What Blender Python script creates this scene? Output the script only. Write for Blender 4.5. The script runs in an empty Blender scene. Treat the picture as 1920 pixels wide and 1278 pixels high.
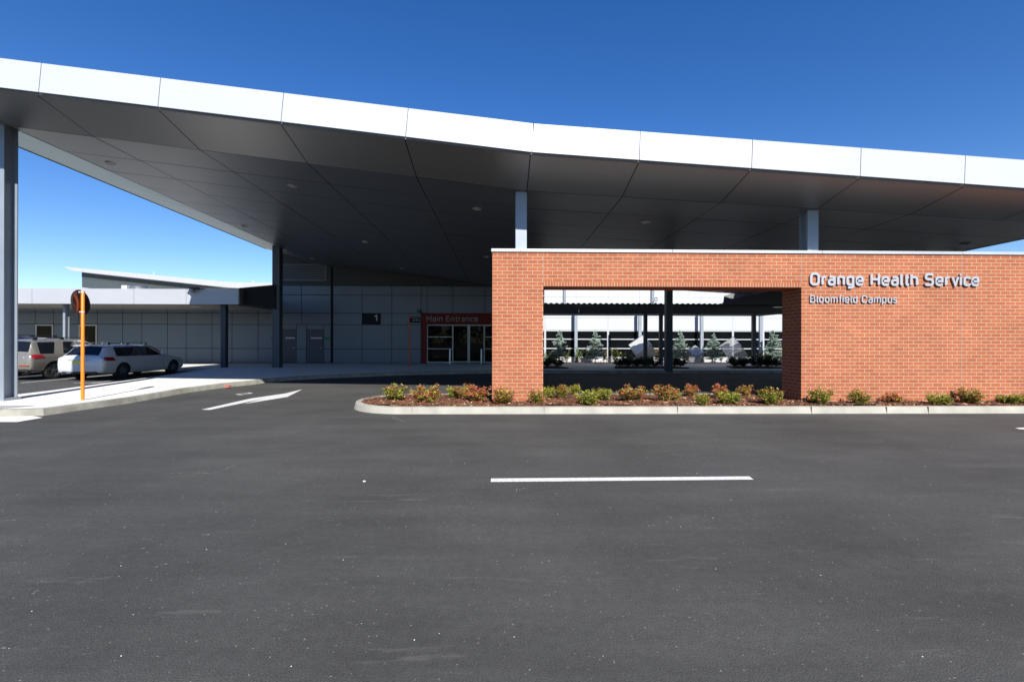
import bpy, bmesh, math, random
from mathutils import Vector, Matrix
R = math.radians
random.seed(7)
scene = bpy.context.scene
col = scene.collection

# ------------------------------------------------------------ camera
FPX = 907.0                       # focal length in pixels of the 1920 wide photograph
H = 1.6
cam_data = bpy.data.cameras.new("camera")
cam = bpy.data.objects.new("camera", cam_data)
col.objects.link(cam)
cam_data.sensor_width = 36.0
cam_data.lens = FPX / 1920 * 36.0
cam_data.clip_start = 0.05
cam_data.clip_end = 3000
YAW = math.atan(20 / 907.0)
CR = Matrix.Rotation(-YAW, 3, 'Z') @ Matrix.Rotation(R(90), 3, 'X') @ Matrix.Rotation(0.0021, 3, 'Z')
cam.matrix_world = Matrix.Translation((0, 0, H)) @ CR.to_4x4()
scene.camera = cam
scene.render.resolution_x = 1024
scene.render.resolution_y = 681

# ------------------------------------------------------------ sky and sun
SUN_EL = R(37.4)
SUN_AZ = R(11.5)                  # sun stands behind the camera, a little to the right
world = bpy.data.worlds.new("World")
scene.world = world
world.use_nodes = True
nt = world.node_tree
nt.nodes.clear()
sky = nt.nodes.new('ShaderNodeTexSky')
sky.sky_type = 'NISHITA'
sky.sun_disc = False
sky.sun_elevation = SUN_EL
sky.sun_rotation = math.pi - SUN_AZ
sky.altitude = 900
sky.air_density = 1.0
sky.dust_density = 0.25
sky.ozone_density = 2.2
bg = nt.nodes.new('ShaderNodeBackground')
bg.inputs['Strength'].default_value = 0.080
wo = nt.nodes.new('ShaderNodeOutputWorld')
hs = nt.nodes.new('ShaderNodeHueSaturation')
hs.inputs['Hue'].default_value = 0.5125
hs.inputs['Saturation'].default_value = 1.34
hs.inputs['Value'].default_value = 1.08
nt.links.new(sky.outputs['Color'], hs.inputs['Color'])
nt.links.new(hs.outputs['Color'], bg.inputs['Color'])
nt.links.new(bg.outputs['Background'], wo.inputs['Surface'])
sd = bpy.data.lights.new("sun", 'SUN')
sd.energy = 5.0
sd.angle = R(0.53)
sd.color = (1.0, 0.955, 0.89)
sun = bpy.data.objects.new("sun", sd)
col.objects.link(sun)
sdir = Vector((math.sin(SUN_AZ) * math.cos(SUN_EL), -math.cos(SUN_AZ) * math.cos(SUN_EL), math.sin(SUN_EL)))
sun.rotation_euler = sdir.to_track_quat('Z', 'Y').to_euler()
sun.location = (5, -20, 30)
scene.view_settings.view_transform = 'Standard'
scene.view_settings.look = 'None'
scene.view_settings.exposure = 0.85
scene.view_settings.gamma = 1.0
scene.render.engine = 'CYCLES'
scene.cycles.max_bounces = 6
scene.cycles.transparent_max_bounces = 12

# ------------------------------------------------------------ pixel -> place
def ray(px, py):
    return CR @ Vector(((px - 960) / FPX, (639 - py) / FPX, -1.0))
def PY(px, py, Y):
    d = ray(px, py); t = Y / d.y
    return Vector((d.x * t, Y, H + d.z * t))
def PZ(px, py, z):
    d = ray(px, py); t = (z - H) / d.z
    return Vector((d.x * t, d.y * t, z))

# ------------------------------------------------------------ materials
def newmat(name):
    m = bpy.data.materials.new(name); m.use_nodes = True
    return m, m.node_tree, m.node_tree.nodes['Principled BSDF']
def mat(name, c, rough=0.6, metal=0.0, var=0.0, scale=3.0, bump=0.0, bscale=40.0, spec=0.5, coat=0.0, stretch=None):
    m, t, b = newmat(name)
    b.inputs['Base Color'].default_value = (*c, 1)
    b.inputs['Roughness'].default_value = rough
    b.inputs['Metallic'].default_value = metal
    b.inputs['Specular IOR Level'].default_value = spec
    b.inputs['Coat Weight'].default_value = coat
    tc = t.nodes.new('ShaderNodeTexCoord')
    mp = t.nodes.new('ShaderNodeMapping')
    t.links.new(tc.outputs['Object'], mp.inputs['Vector'])
    if stretch: mp.inputs['Scale'].default_value = stretch
    if var > 0:
        n = t.nodes.new('ShaderNodeTexNoise'); n.inputs['Scale'].default_value = scale
        n.inputs['Detail'].default_value = 6
        t.links.new(mp.outputs['Vector'], n.inputs['Vector'])
        r = t.nodes.new('ShaderNodeMapRange')
        r.inputs['To Min'].default_value = 1 - var; r.inputs['To Max'].default_value = 1 + var
        r.inputs['From Min'].default_value = 0.3; r.inputs['From Max'].default_value = 0.7
        t.links.new(n.outputs['Fac'], r.inputs['Value'])
        mx = t.nodes.new('ShaderNodeMix'); mx.data_type = 'RGBA'; mx.blend_type = 'MULTIPLY'
        mx.inputs['Factor'].default_value = 1
        mx.inputs['A'].default_value = (*c, 1)
        t.links.new(r.outputs['Result'], mx.inputs['B'])
        t.links.new(mx.outputs['Result'], b.inputs['Base Color'])
        r2 = t.nodes.new('ShaderNodeMapRange')
        r2.inputs['To Min'].default_value = max(0.02, rough * 0.85); r2.inputs['To Max'].default_value = min(1, rough * 1.15)
        t.links.new(n.outputs['Fac'], r2.inputs['Value'])
        t.links.new(r2.outputs['Result'], b.inputs['Roughness'])
    if bump > 0:
        n2 = t.nodes.new('ShaderNodeTexNoise'); n2.inputs['Scale'].default_value = bscale; n2.inputs['Detail'].default_value = 4
        t.links.new(mp.outputs['Vector'], n2.inputs['Vector'])
        bp = t.nodes.new('ShaderNodeBump'); bp.inputs['Strength'].default_value = bump; bp.inputs['Distance'].default_value = 0.02
        t.links.new(n2.outputs['Fac'], bp.inputs['Height'])
        t.links.new(bp.outputs['Normal'], b.inputs['Normal'])
    return m

def asphalt_mat():
    m, t, b = newmat('asphalt')
    L = t.links.new
    tc = t.nodes.new('ShaderNodeTexCoord')
    def noise(sc, det=5, st=None, rough=0.6):
        n = t.nodes.new('ShaderNodeTexNoise'); n.inputs['Scale'].default_value = sc; n.inputs['Detail'].default_value = det
        n.inputs['Roughness'].default_value = rough
        if st:
            mp = t.nodes.new('ShaderNodeMapping'); mp.inputs['Scale'].default_value = st
            mp.inputs['Rotation'].default_value = (0, 0, R(14))
            L(tc.outputs['Object'], mp.inputs['Vector']); L(mp.outputs['Vector'], n.inputs['Vector'])
        else:
            L(tc.outputs['Object'], n.inputs['Vector'])
        return n
    def ramp(src, p0, c0, p1, c1):
        r = t.nodes.new('ShaderNodeValToRGB')
        r.color_ramp.elements[0].position = p0; r.color_ramp.elements[0].color = (c0, c0, c0, 1)
        r.color_ramp.elements[1].position = p1; r.color_ramp.elements[1].color = (c1, c1, c1, 1)
        L(src, r.inputs['Fac']); return r
    def mul(a, bb, f=1.0, mode='MULTIPLY'):
        x = t.nodes.new('ShaderNodeMix'); x.data_type = 'RGBA'; x.blend_type = mode; x.inputs['Factor'].default_value = f
        L(a, x.inputs['A']); L(bb, x.inputs['B']); return x.outputs['Result']
    base = t.nodes.new('ShaderNodeRGB'); base.outputs[0].default_value = (0.0535, 0.0535, 0.0505, 1)
    big = ramp(noise(0.42, 7, None, 0.62).outputs['Fac'], 0.32, 0.74, 0.68, 1.22)
    streak = ramp(noise(0.9, 7, (0.35, 2.2, 1), 0.7).outputs['Fac'], 0.35, 0.88, 0.72, 1.16)
    fine = ramp(noise(120, 4).outputs['Fac'], 0.32, 0.55, 0.68, 1.5)
    mid = ramp(noise(16, 8, None, 0.75).outputs['Fac'], 0.35, 0.86, 0.7, 1.16)
    c = mul(base.outputs[0], big.outputs['Color']); c = mul(c, streak.outputs['Color']); c = mul(c, fine.outputs['Color']); c = mul(c, mid.outputs['Color'])
    # pale stones showing in the surface
    v = t.nodes.new('ShaderNodeTexVoronoi'); v.inputs['Scale'].default_value = 42
    L(tc.outputs['Object'], v.inputs['Vector'])
    lt = t.nodes.new('ShaderNodeMath'); lt.operation = 'LESS_THAN'; lt.inputs[1].default_value = 0.19
    L(v.outputs['Distance'], lt.inputs[0])
    sep = t.nodes.new('ShaderNodeSeparateColor'); L(v.outputs['Color'], sep.inputs['Color'])
    rs = t.nodes.new('ShaderNodeMapRange'); rs.inputs['To Min'].default_value = 0.05; rs.inputs['To Max'].default_value = 0.20
    L(sep.outputs[2], rs.inputs['Value']); L(rs.outputs[0], lt.inputs[1])
    gt = t.nodes.new('ShaderNodeMath'); gt.operation = 'GREATER_THAN'; gt.inputs[1].default_value = 0.72
    L(sep.outputs[0], gt.inputs[0])
    mm = t.nodes.new('ShaderNodeMath'); mm.operation = 'MULTIPLY'
    L(lt.outputs[0], mm.inputs[0]); L(gt.outputs[0], mm.inputs[1])
    mm2 = t.nodes.new('ShaderNodeMath'); mm2.operation = 'MULTIPLY'
    L(mm.outputs[0], mm2.inputs[0]); L(sep.outputs[1], mm2.inputs[1])
    st = t.nodes.new('ShaderNodeMix'); st.data_type = 'RGBA'; st.inputs['B'].default_value = (0.22, 0.21, 0.19, 1)
    L(mm2.outputs[0], st.inputs['Factor']); L(c, st.inputs['A'])
    # pale scuffs
    sc = ramp(noise(1.6, 8, (0.5, 3.5, 1), 0.72).outputs['Fac'], 0.60, 0.0, 0.80, 0.55)
    s2 = t.nodes.new('ShaderNodeMix'); s2.data_type = 'RGBA'; s2.inputs['B'].default_value = (0.19, 0.185, 0.17, 1)
    L(sc.outputs['Color'], s2.inputs['Factor']); L(st.outputs['Result'], s2.inputs['A'])
    # darker oil spots
    ds = ramp(noise(1.1, 3).outputs['Fac'], 0.70, 1.0, 0.78, 0.7)
    c2 = mul(s2.outputs['Result'], ds.outputs['Color'])
    L(c2, b.inputs['Base Color'])
    b.inputs['Roughness'].default_value = 0.88
    b.inputs['Specular IOR Level'].default_value = 0.3
    bp = t.nodes.new('ShaderNodeBump'); bp.inputs['Strength'].default_value = 0.55; bp.inputs['Distance'].default_value = 0.008
    L(noise(110, 3).outputs['Fac'], bp.inputs['Height']); L(bp.outputs['Normal'], b.inputs['Normal'])
    return m

def brick_mat(name, bw, bh, off, offx=0.0, offz=0.0):
    m, t, b = newmat(name); L = t.links.new
    tc = t.nodes.new('ShaderNodeTexCoord')
    sp = t.nodes.new('ShaderNodeSeparateXYZ'); L(tc.outputs['Object'], sp.inputs['Vector'])
    ad = t.nodes.new('ShaderNodeMath'); ad.operation = 'ADD'; L(sp.outputs['X'], ad.inputs[0]); L(sp.outputs['Y'], ad.inputs[1])
    cb = t.nodes.new('ShaderNodeCombineXYZ'); L(ad.outputs[0], cb.inputs['X']); L(sp.outputs['Z'], cb.inputs['Y'])
    mp = t.nodes.new('ShaderNodeMapping'); mp.inputs['Location'].default_value = (offx, offz, 0); L(cb.outputs[0], mp.inputs['Vector'])
    bt = t.nodes.new('ShaderNodeTexBrick')
    bt.offset = off; bt.inputs['Scale'].default_value = 1.0
    bt.inputs['Brick Width'].default_value = bw; bt.inputs['Row Height'].default_value = bh
    bt.inputs['Mortar Size'].default_value = 0.0062; bt.inputs['Mortar Smooth'].default_value = 0.15
    bt.inputs['Bias'].default_value = 0.0
    bt.inputs['Color1'].default_value = (0.265, 0.072, 0.026, 1)
    bt.inputs['Color2'].default_value = (0.315, 0.094, 0.036, 1)
    bt.inputs['Mortar'].default_value = (0.385, 0.305, 0.22, 1)
    L(mp.outputs[0], bt.inputs['Vector'])
    n = t.nodes.new('ShaderNodeTexNoise'); n.inputs['Scale'].default_value = 1.3; n.inputs['Detail'].default_value = 8
    L(tc.outputs['Object'], n.inputs['Vector'])
    r = t.nodes.new('ShaderNodeMapRange'); r.inputs['From Min'].default_value = .3; r.inputs['From Max'].default_value = .7
    r.inputs['To Min'].default_value = 0.90; r.inputs['To Max'].default_value = 1.10; L(n.outputs['Fac'], r.inputs['Value'])
    n3 = t.nodes.new('ShaderNodeTexNoise'); n3.inputs['Scale'].default_value = 90; n3.inputs['Detail'].default_value = 3
    L(tc.outputs['Object'], n3.inputs['Vector'])
    r3 = t.nodes.new('ShaderNodeMapRange'); r3.inputs['From Min'].default_value = .3; r3.inputs['From Max'].default_value = .7
    r3.inputs['To Min'].default_value = 0.88; r3.inputs['To Max'].default_value = 1.1; L(n3.outputs['Fac'], r3.inputs['Value'])
    m1 = t.nodes.new('ShaderNodeMath'); m1.operation = 'MULTIPLY'; L(r.outputs[0], m1.inputs[0]); L(r3.outputs[0], m1.inputs[1])
    mx = t.nodes.new('ShaderNodeMix'); mx.data_type = 'RGBA'; mx.blend_type = 'MULTIPLY'; mx.inputs['Factor'].default_value = 1
    L(bt.outputs['Color'], mx.inputs['A']); L(m1.outputs[0], mx.inputs['B']); L(mx.outputs['Result'], b.inputs['Base Color'])
    bp = t.nodes.new('ShaderNodeBump'); bp.invert = True; bp.inputs['Strength'].default_value = 0.6; bp.inputs['Distance'].default_value = 0.006
    L(bt.outputs['Fac'], bp.inputs['Height']); L(bp.outputs['Normal'], b.inputs['Normal'])
    b.inputs['Roughness'].default_value = 0.85
    return m

def mesh_screen_mat(lo=.35, hi=.6):
    m, t, b = newmat('woven_steel'); L = t.links.new
    b.inputs['Base Color'].default_value = (0.62, 0.62, 0.60, 1); b.inputs['Metallic'].default_value = 0.3
    b.inputs['Roughness'].default_value = 0.45
    tr = t.nodes.new('ShaderNodeBsdfTransparent')
    mx = t.nodes.new('ShaderNodeMixShader')
    tc = t.nodes.new('ShaderNodeTexCoord')
    n = t.nodes.new('ShaderNodeTexNoise'); n.inputs['Scale'].default_value = 5
    L(tc.outputs['Object'], n.inputs['Vector'])
    r = t.nodes.new('ShaderNodeMapRange'); r.inputs['To Min'].default_value = lo; r.inputs['To Max'].default_value = hi
    L(n.outputs['Fac'], r.inputs['Value']); L(r.outputs[0], mx.inputs['Fac'])
    L(tr.outputs[0], mx.inputs[1]); L(b.outputs[0], mx.inputs[2])
    L(mx.outputs[0], t.nodes['Material Output'].inputs['Surface'])
    return m
def leaf_mat(name, c):
    m, t, b = newmat(name); L = t.links.new
    b.inputs['Roughness'].default_value = 0.5
    tc = t.nodes.new('ShaderNodeTexCoord')
    n = t.nodes.new('ShaderNodeTexNoise'); n.inputs['Scale'].default_value = 14; L(tc.outputs['Object'], n.inputs['Vector'])
    r = t.nodes.new('ShaderNodeMapRange'); r.inputs['From Min'].default_value = .3; r.inputs['From Max'].default_value = .7
    r.inputs['To Min'].default_value = 0.6; r.inputs['To Max'].default_value = 1.4; L(n.outputs['Fac'], r.inputs['Value'])
    mx = t.nodes.new('ShaderNodeMix'); mx.data_type = 'RGBA'; mx.blend_type = 'MULTIPLY'; mx.inputs['Factor'].default_value = 1
    mx.inputs['A'].default_value = (*c, 1); L(r.outputs[0], mx.inputs['B']); L(mx.outputs['Result'], b.inputs['Base Color'])
    tl = t.nodes.new('ShaderNodeBsdfTranslucent'); L(mx.outputs['Result'], tl.inputs['Color'])
    ms = t.nodes.new('ShaderNodeMixShader'); ms.inputs['Fac'].default_value = 0.25
    L(b.outputs[0], ms.inputs[1]); L(tl.outputs[0], ms.inputs[2]); L(ms.outputs[0], t.nodes['Material Output'].inputs['Surface'])
    return m

M = dict(
    asphalt=asphalt_mat(),
    brick=brick_mat('brick', 0.24, 0.086, 0.5),
    soldier=brick_mat('soldier_brick', 0.067, 0.30, 0.0, 0.0, 0.0),
    fascia=mat('white_panel', (0.40, 0.425, 0.455), 0.32, 0.0, var=0.02, scale=0.6, spec=0.5),
    soffit=mat('silver_soffit', (0.225, 0.235, 0.245), 0.37, 0.72),
    joint=mat('joint_black', (0.008, 0.008, 0.009), 0.9),
    lip=mat('grey_trim', (0.16, 0.165, 0.17), 0.5, 0.2, var=0.05),
    column_shaded=mat('column_paint_shaded', (0.045, 0.055, 0.07), 0.5),  # darker copy of the column paint, deep canopy shade put into the colour
    column=mat('column_paint', (0.25, 0.285, 0.33), 0.42, 0.3, var=0.05, scale=2),
    coping=mat('coping_metal', (0.48, 0.49, 0.50), 0.35, 0.4, var=0.06, scale=1.2),
    sealant=mat('sealant', (0.25, 0.20, 0.165), 0.8),
    letter=mat('brushed_letter', (0.38, 0.39, 0.42), 0.42, 0.35, var=0.04, scale=6),
    letter_dim=mat('letter_silver', (0.22, 0.20, 0.20), 0.5, 0.2),
    concrete=mat('concrete_kerb', (0.30, 0.29, 0.25), 0.85, var=0.16, scale=2.6, bump=0.25, bscale=60),
    concrete_dark=mat('weathered_kerb', (0.24, 0.235, 0.20), 0.9, var=0.28, scale=3.5, bump=0.3, bscale=60),
    paving=mat('pale_paving', (0.66, 0.635, 0.59), 0.85, var=0.06, scale=1.2, bump=0.12, bscale=90),
    tactile=mat('tactile_grey', (0.28, 0.28, 0.28), 0.7, var=0.08, scale=5),
    paint=mat('road_paint', (0.56, 0.56, 0.55), 0.75, var=0.22, scale=26, bump=.3, bscale=120),
    redpaint=mat('red_paint', (0.65, 0.06, 0.03), 0.7),
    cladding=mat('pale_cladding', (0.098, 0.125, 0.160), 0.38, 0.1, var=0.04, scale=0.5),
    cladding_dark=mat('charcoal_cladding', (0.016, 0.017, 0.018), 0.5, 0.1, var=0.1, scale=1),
    wingfascia=mat('wing_fascia', (0.385, 0.40, 0.43), 0.4, 0.2, var=0.03, scale=0.5),
    wingsoffit=mat('wing_soffit', (0.15, 0.15, 0.145), 0.6),
    door=mat('door_blue', (0.035, 0.043, 0.06), 0.45, var=0.05),
    whiteframe=mat('white_aluminium', (0.36, 0.36, 0.36), 0.4, 0.2),
    glass=mat('dark_glass', (0.004, 0.005, 0.006), 0.03, 0.0, spec=0.07),
    portal=mat('portal_red', (0.13, 0.008, 0.004), 0.5, spec=0.2),
    signblack=mat('sign_black', (0.006, 0.007, 0.009), 0.5, spec=0.15),
    green=mat('sign_green', (0.01, 0.13, 0.07), 0.5),
    rust=mat('post_orange_dark', (0.42, 0.08, 0.02), 0.5),
    orange=mat('orange_paint', (0.80, 0.19, 0.008), 0.38, var=0.03),
    mirrorback=mat('mirror_back', (0.16, 0.09, 0.075), 0.2, 0.8, var=0.05),
    mirrorface=mat('mirror_face', (0.85, 0.87, 0.88), 0.03, 1.0),
    steel=mat('stainless', (0.42, 0.43, 0.45), 0.3, 0.9, var=0.04),
    whitewall=mat('white_wall', (0.40, 0.42, 0.44), 0.5, var=0.02, scale=0.6),
    walkblue=mat('walkway_blue', (0.035, 0.042, 0.055), 0.5, 0.1, var=0.05),
    roofdark=mat('roof_sheet_dark', (0.015, 0.017, 0.02), 0.5, 0.2),
    roofpale=mat('roof_fascia_pale', (0.36, 0.37, 0.38), 0.45, 0.1, var=0.03),
    cream=mat('cream_wall', (0.29, 0.31, 0.28), 0.7, var=0.03),
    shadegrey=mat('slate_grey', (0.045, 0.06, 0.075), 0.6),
    mulch=mat('mulch_base', (0.085, 0.033, 0.016), 0.95, var=0.4, scale=22, bump=1.0, bscale=45),
    chip=mat('bark_chip', (0.135, 0.055, 0.027), 0.9, var=0.45, scale=9),
    straw=mat('courtyard_mulch', (0.50, 0.33, 0.18), 0.9, var=0.2, scale=9),
    leafg=leaf_mat('leaf_green', (0.085, 0.145, 0.016)),
    leafy=leaf_mat('leaf_yellow', (0.34, 0.34, 0.03)),
    leafr=leaf_mat('leaf_red', (0.46, 0.09, 0.055)),
    leafo=leaf_mat('leaf_bronze', (0.30, 0.15, 0.05)),
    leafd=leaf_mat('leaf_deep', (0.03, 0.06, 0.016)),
    needle=leaf_mat('blue_needles', (0.25, 0.34, 0.29)),
    needle2=leaf_mat('grey_needles', (0.40, 0.50, 0.43)),
    bark=mat('bark', (0.12, 0.08, 0.05), 0.9, var=0.3, scale=12),
    screen=mesh_screen_mat(),
    screen_dense=mesh_screen_mat(.72, .95),
    tyre=mat('tyre_rubber', (0.014, 0.014, 0.015), 0.8),
    rim=mat('alloy_rim', (0.26, 0.27, 0.28), 0.3, 0.85),
    carwhite=mat('car_paint_white', (0.50, 0.52, 0.56), 0.25, 0.0, coat=1.0),
    carbeige=mat('car_paint_champagne', (0.25, 0.235, 0.20), 0.30, 0.5, coat=0.8, var=0.08, scale=2),
    carblue=mat('car_paint_navy', (0.02, 0.035, 0.10), 0.25, 0.3, coat=1.0),
    carglass=mat('car_glass', (0.006, 0.008, 0.012), 0.04, 0.0, spec=0.4),
    carblack=mat('car_black_trim', (0.015, 0.015, 0.016), 0.5),
    lampred=mat('lamp_red', (0.26, 0.010, 0.016), 0.15, coat=1.0),
    lampclear=mat('lamp_clear', (0.75, 0.60, 0.58), 0.15, coat=1.0),
    platey=mat('plate_yellow', (0.72, 0.66, 0.03), 0.5),
    platew=mat('plate_white', (0.75, 0.75, 0.72), 0.5),
)

# ------------------------------------------------------------ mesh collector
class MB:
    def __init__(s): s.v = []; s.f = []; s.m = []; s.cur = 0
    def add(s, vs, fs):
        o = len(s.v); s.v += [tuple(p) for p in vs]
        for f in fs: s.f.append([i + o for i in f]); s.m.append(s.cur)
    def box(s, x0, x1, y0, y1, z0, z1):
        if x0 > x1: x0, x1 = x1, x0
        if y0 > y1: y0, y1 = y1, y0
        if z0 > z1: z0, z1 = z1, z0
        s.add([(x0,y0,z0),(x1,y0,z0),(x1,y1,z0),(x0,y1,z0),(x0,y0,z1),(x1,y0,z1),(x1,y1,z1),(x0,y1,z1)],
              [(0,3,2,1),(4,5,6,7),(0,1,5,4),(1,2,6,5),(2,3,7,6),(3,0,4,7)])
        return s
    def quad(s, a, b, c, d): s.add([a, b, c, d], [(0,1,2,3)]); return s
    def slab(s, pts, off):                       # planar polygon extruded by the vector off
        n = len(pts); off = Vector(off)
        A = [Vector(p) for p in pts]; B = [p + off for p in A]
        s.add(A + B, [tuple(range(n)), tuple(range(2*n-1, n-1, -1))] + [(i, i+n, (i+1) % n + n, (i+1) % n) for i in range(n)])
        return s
    def tube(s, a, b, r, n=12, r2=None):
        a = Vector(a); b = Vector(b); r2 = r if r2 is None else r2
        d = (b - a).normalized(); u = d.orthogonal().normalized(); w = d.cross(u)
        vs = []
        for p, q in ((a, r), (b, r2)):
            for i in range(n):
                t = 2*math.pi*i/n; vs.append(p + (u*math.cos(t) + w*math.sin(t))*q)
        fs = [(i, (i+1) % n, (i+1) % n + n, i + n) for i in range(n)]
        fs += [tuple(range(n-1, -1, -1)), tuple(range(n, 2*n))]
        s.add(vs, fs); return s
    def lathe(s, prof, c, axis, n=24):           # prof: (r, h) pairs along axis
        axis = Vector(axis).normalized(); u = axis.orthogonal().normalized(); w = axis.cross(u); c = Vector(c)
        vs = []
        for r, h in prof:
            for i in range(n):
                t = 2*math.pi*i/n; vs.append(c + axis*h + (u*math.cos(t) + w*math.sin(t))*max(r, 1e-4))
        fs = []
        for k in range(len(prof)-1):
            for i in range(n):
                fs.append((k*n+i, k*n+(i+1) % n, (k+1)*n+(i+1) % n, (k+1)*n+i))
        s.add(vs, fs); return s
    def build(s, name, mats, parent=None, smooth=False, angle=35, loc=None, bevel=0.0):
        me = bpy.data.meshes.new(name)
        vs = s.v
        me.from_pydata(vs, [], s.f)
        if not isinstance(mats, (list, tuple)): mats = [mats]
        for k in mats: me.materials.append(k)
        me.polygons.foreach_set('material_index', s.m)
        bm = bmesh.new(); bm.from_mesh(me); bmesh.ops.recalc_face_normals(bm, faces=bm.faces); bm.to_mesh(me); bm.free()
        if smooth:
            me.polygons.foreach_set('use_smooth', [True]*len(me.polygons))
            me.set_sharp_from_angle(angle=R(angle))
        me.update()
        o = bpy.data.objects.new(name, me); col.objects.link(o)
        if parent is not None: o.parent = parent
        if loc: o.location = loc
        if bevel > 0:
            md = o.modifiers.new('edge', 'BEVEL'); md.width = bevel; md.segments = 2; md.limit_method = 'ANGLE'
        return o

def tag(o, label=None, cat=None, group=None, kind=None):
    if label: o['label'] = label
    if cat: o['category'] = cat
    if group: o['group'] = group
    if kind: o['kind'] = kind
    return o
def thing(name, label, cat, loc=(0,0,0), rotz=0, group=None):
    o = bpy.data.objects.new(name, None); col.objects.link(o)
    o.location = loc; o.rotation_euler = (0, 0, rotz); o.empty_display_size = 0.3
    return tag(o, label, cat, group)
def copy_tree(o, parent=None):
    c = o.copy(); col.objects.link(c)
    if parent is not None: c.parent = parent
    for ch in KIDS.get(o, []): copy_tree(ch, c)
    return c
KIDS = {}
def reg(parent, child): KIDS.setdefault(parent, []).append(child); return child

# ============================================================ GROUND
g = MB(); g.quad((-400,-300,0),(400,-300,0),(400,700,0),(-400,700,0))
tag(g.build('asphalt_ground', M['asphalt']), 'dark grey asphalt road and car park surface', 'road', kind='structure')

def fillet(pts, rads, closed=True, seg=6):
    out = []; n = len(pts)
    for i, p in enumerate(pts):
        p = Vector(p)
        r = rads if isinstance(rads, (int, float)) else rads[i]
        if (not closed and i in (0, n-1)) or r <= 0: out.append(p); continue
        a = Vector(pts[i-1]); b = Vector(pts[(i+1) % n])
        u = (a - p); v = (b - p); lu, lv = u.length, v.length; u.normalize(); v.normalize()
        ang = u.angle(v)
        if ang > math.pi - 1e-3: out.append(p); continue
        d = min(r / math.tan(ang/2), lu*0.5 if (closed or i > 1) else lu*0.98, lv*0.5 if (closed or i < n-2) else lv*0.98)
        rr = d * math.tan(ang/2)
        c = p + (u+v).normalized() * (rr / math.sin(ang/2))
        A = p + u*d - c; B = p + v*d - c
        tot = A.angle(B)
        for k in range(seg+1):
            t = k/seg
            w = (A*math.sin((1-t)*tot) + B*math.sin(t*tot)) / max(math.sin(tot), 1e-6)
            out.append(c + w)
    return out

def inset(poly, d):                              # poly: 2-D points counter-clockwise; shift inward by d
    n = len(poly); out = []
    for i in range(n):
        a, p, b = Vector(poly[i-1]), Vector(poly[i]), Vector(poly[(i+1) % n])
        e1 = (p-a); e2 = (b-p)
        if e1.length < 1e-6: e1 = e2
        if e2.length < 1e-6: e2 = e1
        e1.normalize(); e2.normalize()
        n1 = Vector((-e1.y, e1.x)); n2 = Vector((-e2.y, e2.x)); m = (n1+n2)
        m = m.normalized() if m.length > 1e-6 else n1
        out.append(p + m * (d / max(0.5, m.dot(n1))))
    return out

def kerb_ring(poly, zt, w, slope=0.035):
    """kerb stone running round a CCW outline: sloping face, rounded nose, flat top"""
    o0 = poly; o1 = inset(poly, slope*0.8); o2 = inset(poly, slope); o3 = inset(poly, slope+0.03); o4 = inset(poly, w)
    rings = [[(p.x, p.y, 0.0) for p in map(Vector, o0)], [(p.x, p.y, zt-0.03) for p in o1], [(p.x, p.y, zt-0.008) for p in o2],
             [(p.x, p.y, zt) for p in o3], [(p.x, p.y, zt) for p in o4], [(p.x, p.y, zt-0.08) for p in o4]]
    mb = MB(); n = len(poly); vs = [v for r_ in rings for v in r_]
    fs = []
    for k in range(len(rings)-1):
        for i in range(n): fs.append((k*n+i, k*n+(i+1) % n, (k+1)*n+(i+1) % n, (k+1)*n+i))
    mb.add(vs, fs); return mb, o4

# ---- planted island in front of the road (kerb ring + mulch)
isl = fillet([(-3.55,10.6),(15.5,10.6),(15.5,13.45),(-3.55,13.45)], [1.35,0.2,0.2,1.4], True, 10)
isl = [Vector((p.x, p.y)) for p in isl]
kb, inner = kerb_ring(isl, 0.15, 0.17)
# joints in the kerb
ko = tag(kb.build('island_kerb', M['concrete'], smooth=True, angle=50), 'pale concrete kerb round the planted island', 'kerb', kind='structure')
kj = MB()
for x in (-1.95, 0.95, 3.9, 6.9, 8.6, 9.55, 12.6):
    kj.box(x-0.004, x+0.004, 10.594, 10.72, 0.0, 0.1515)
tag(kj.build('kerb_joint', M['concrete_dark']), 'thin dark joints across the island kerb', 'kerb', kind='structure')
mm = MB()
nx, ny = 150, 26
import mathutils.noise as mnoise
def inside(poly, x, y):
    c = False; n = len(poly)
    for i in range(n):
        a = poly[i]; b = poly[i-1]
        if (a.y > y) != (b.y > y) and x < (b.x-a.x)*(y-a.y)/(b.y-a.y)+a.x: c = not c
    return c
mm.add([(p.x, p.y, 0.125) for p in inner], [tuple(range(len(inner)))])
tag(mm.build('garden_bed', M['mulch']), 'brown bark mulch bed inside the kerb', 'garden bed', kind='structure')
inn2 = inset(inner, 0.02)
hm = MB(); vid = {}; vs = []; fs = []
X0, X1, Y0, Y1 = -3.5, 15.4, 10.7, 13.4
for j in range(ny+1):
    for i in range(nx*2+1):
        x = X0+(X1-X0)*i/(nx*2); y = Y0+(Y1-Y0)*j/ny
        z = 0.135 + 0.05*mnoise.noise(Vector((x*1.3, y*1.3, 0))) + 0.035*mnoise.noise(Vector((x*7, y*7, 3)))
        vid[i, j] = len(vs); vs.append((x, y, z))
for j in range(ny):
    for i in range(nx*2):
        q = [vid[i,j], vid[i+1,j], vid[i+1,j+1], vid[i,j+1]]
        if all(inside(inn2, vs[k][0], vs[k][1]) for k in q): fs.append(q)
hm.add(vs, fs)
def mulch_z(x, y): return 0.135 + 0.05*mnoise.noise(Vector((x*1.3, y*1.3, 0)))
rc = random.Random(3)
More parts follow.
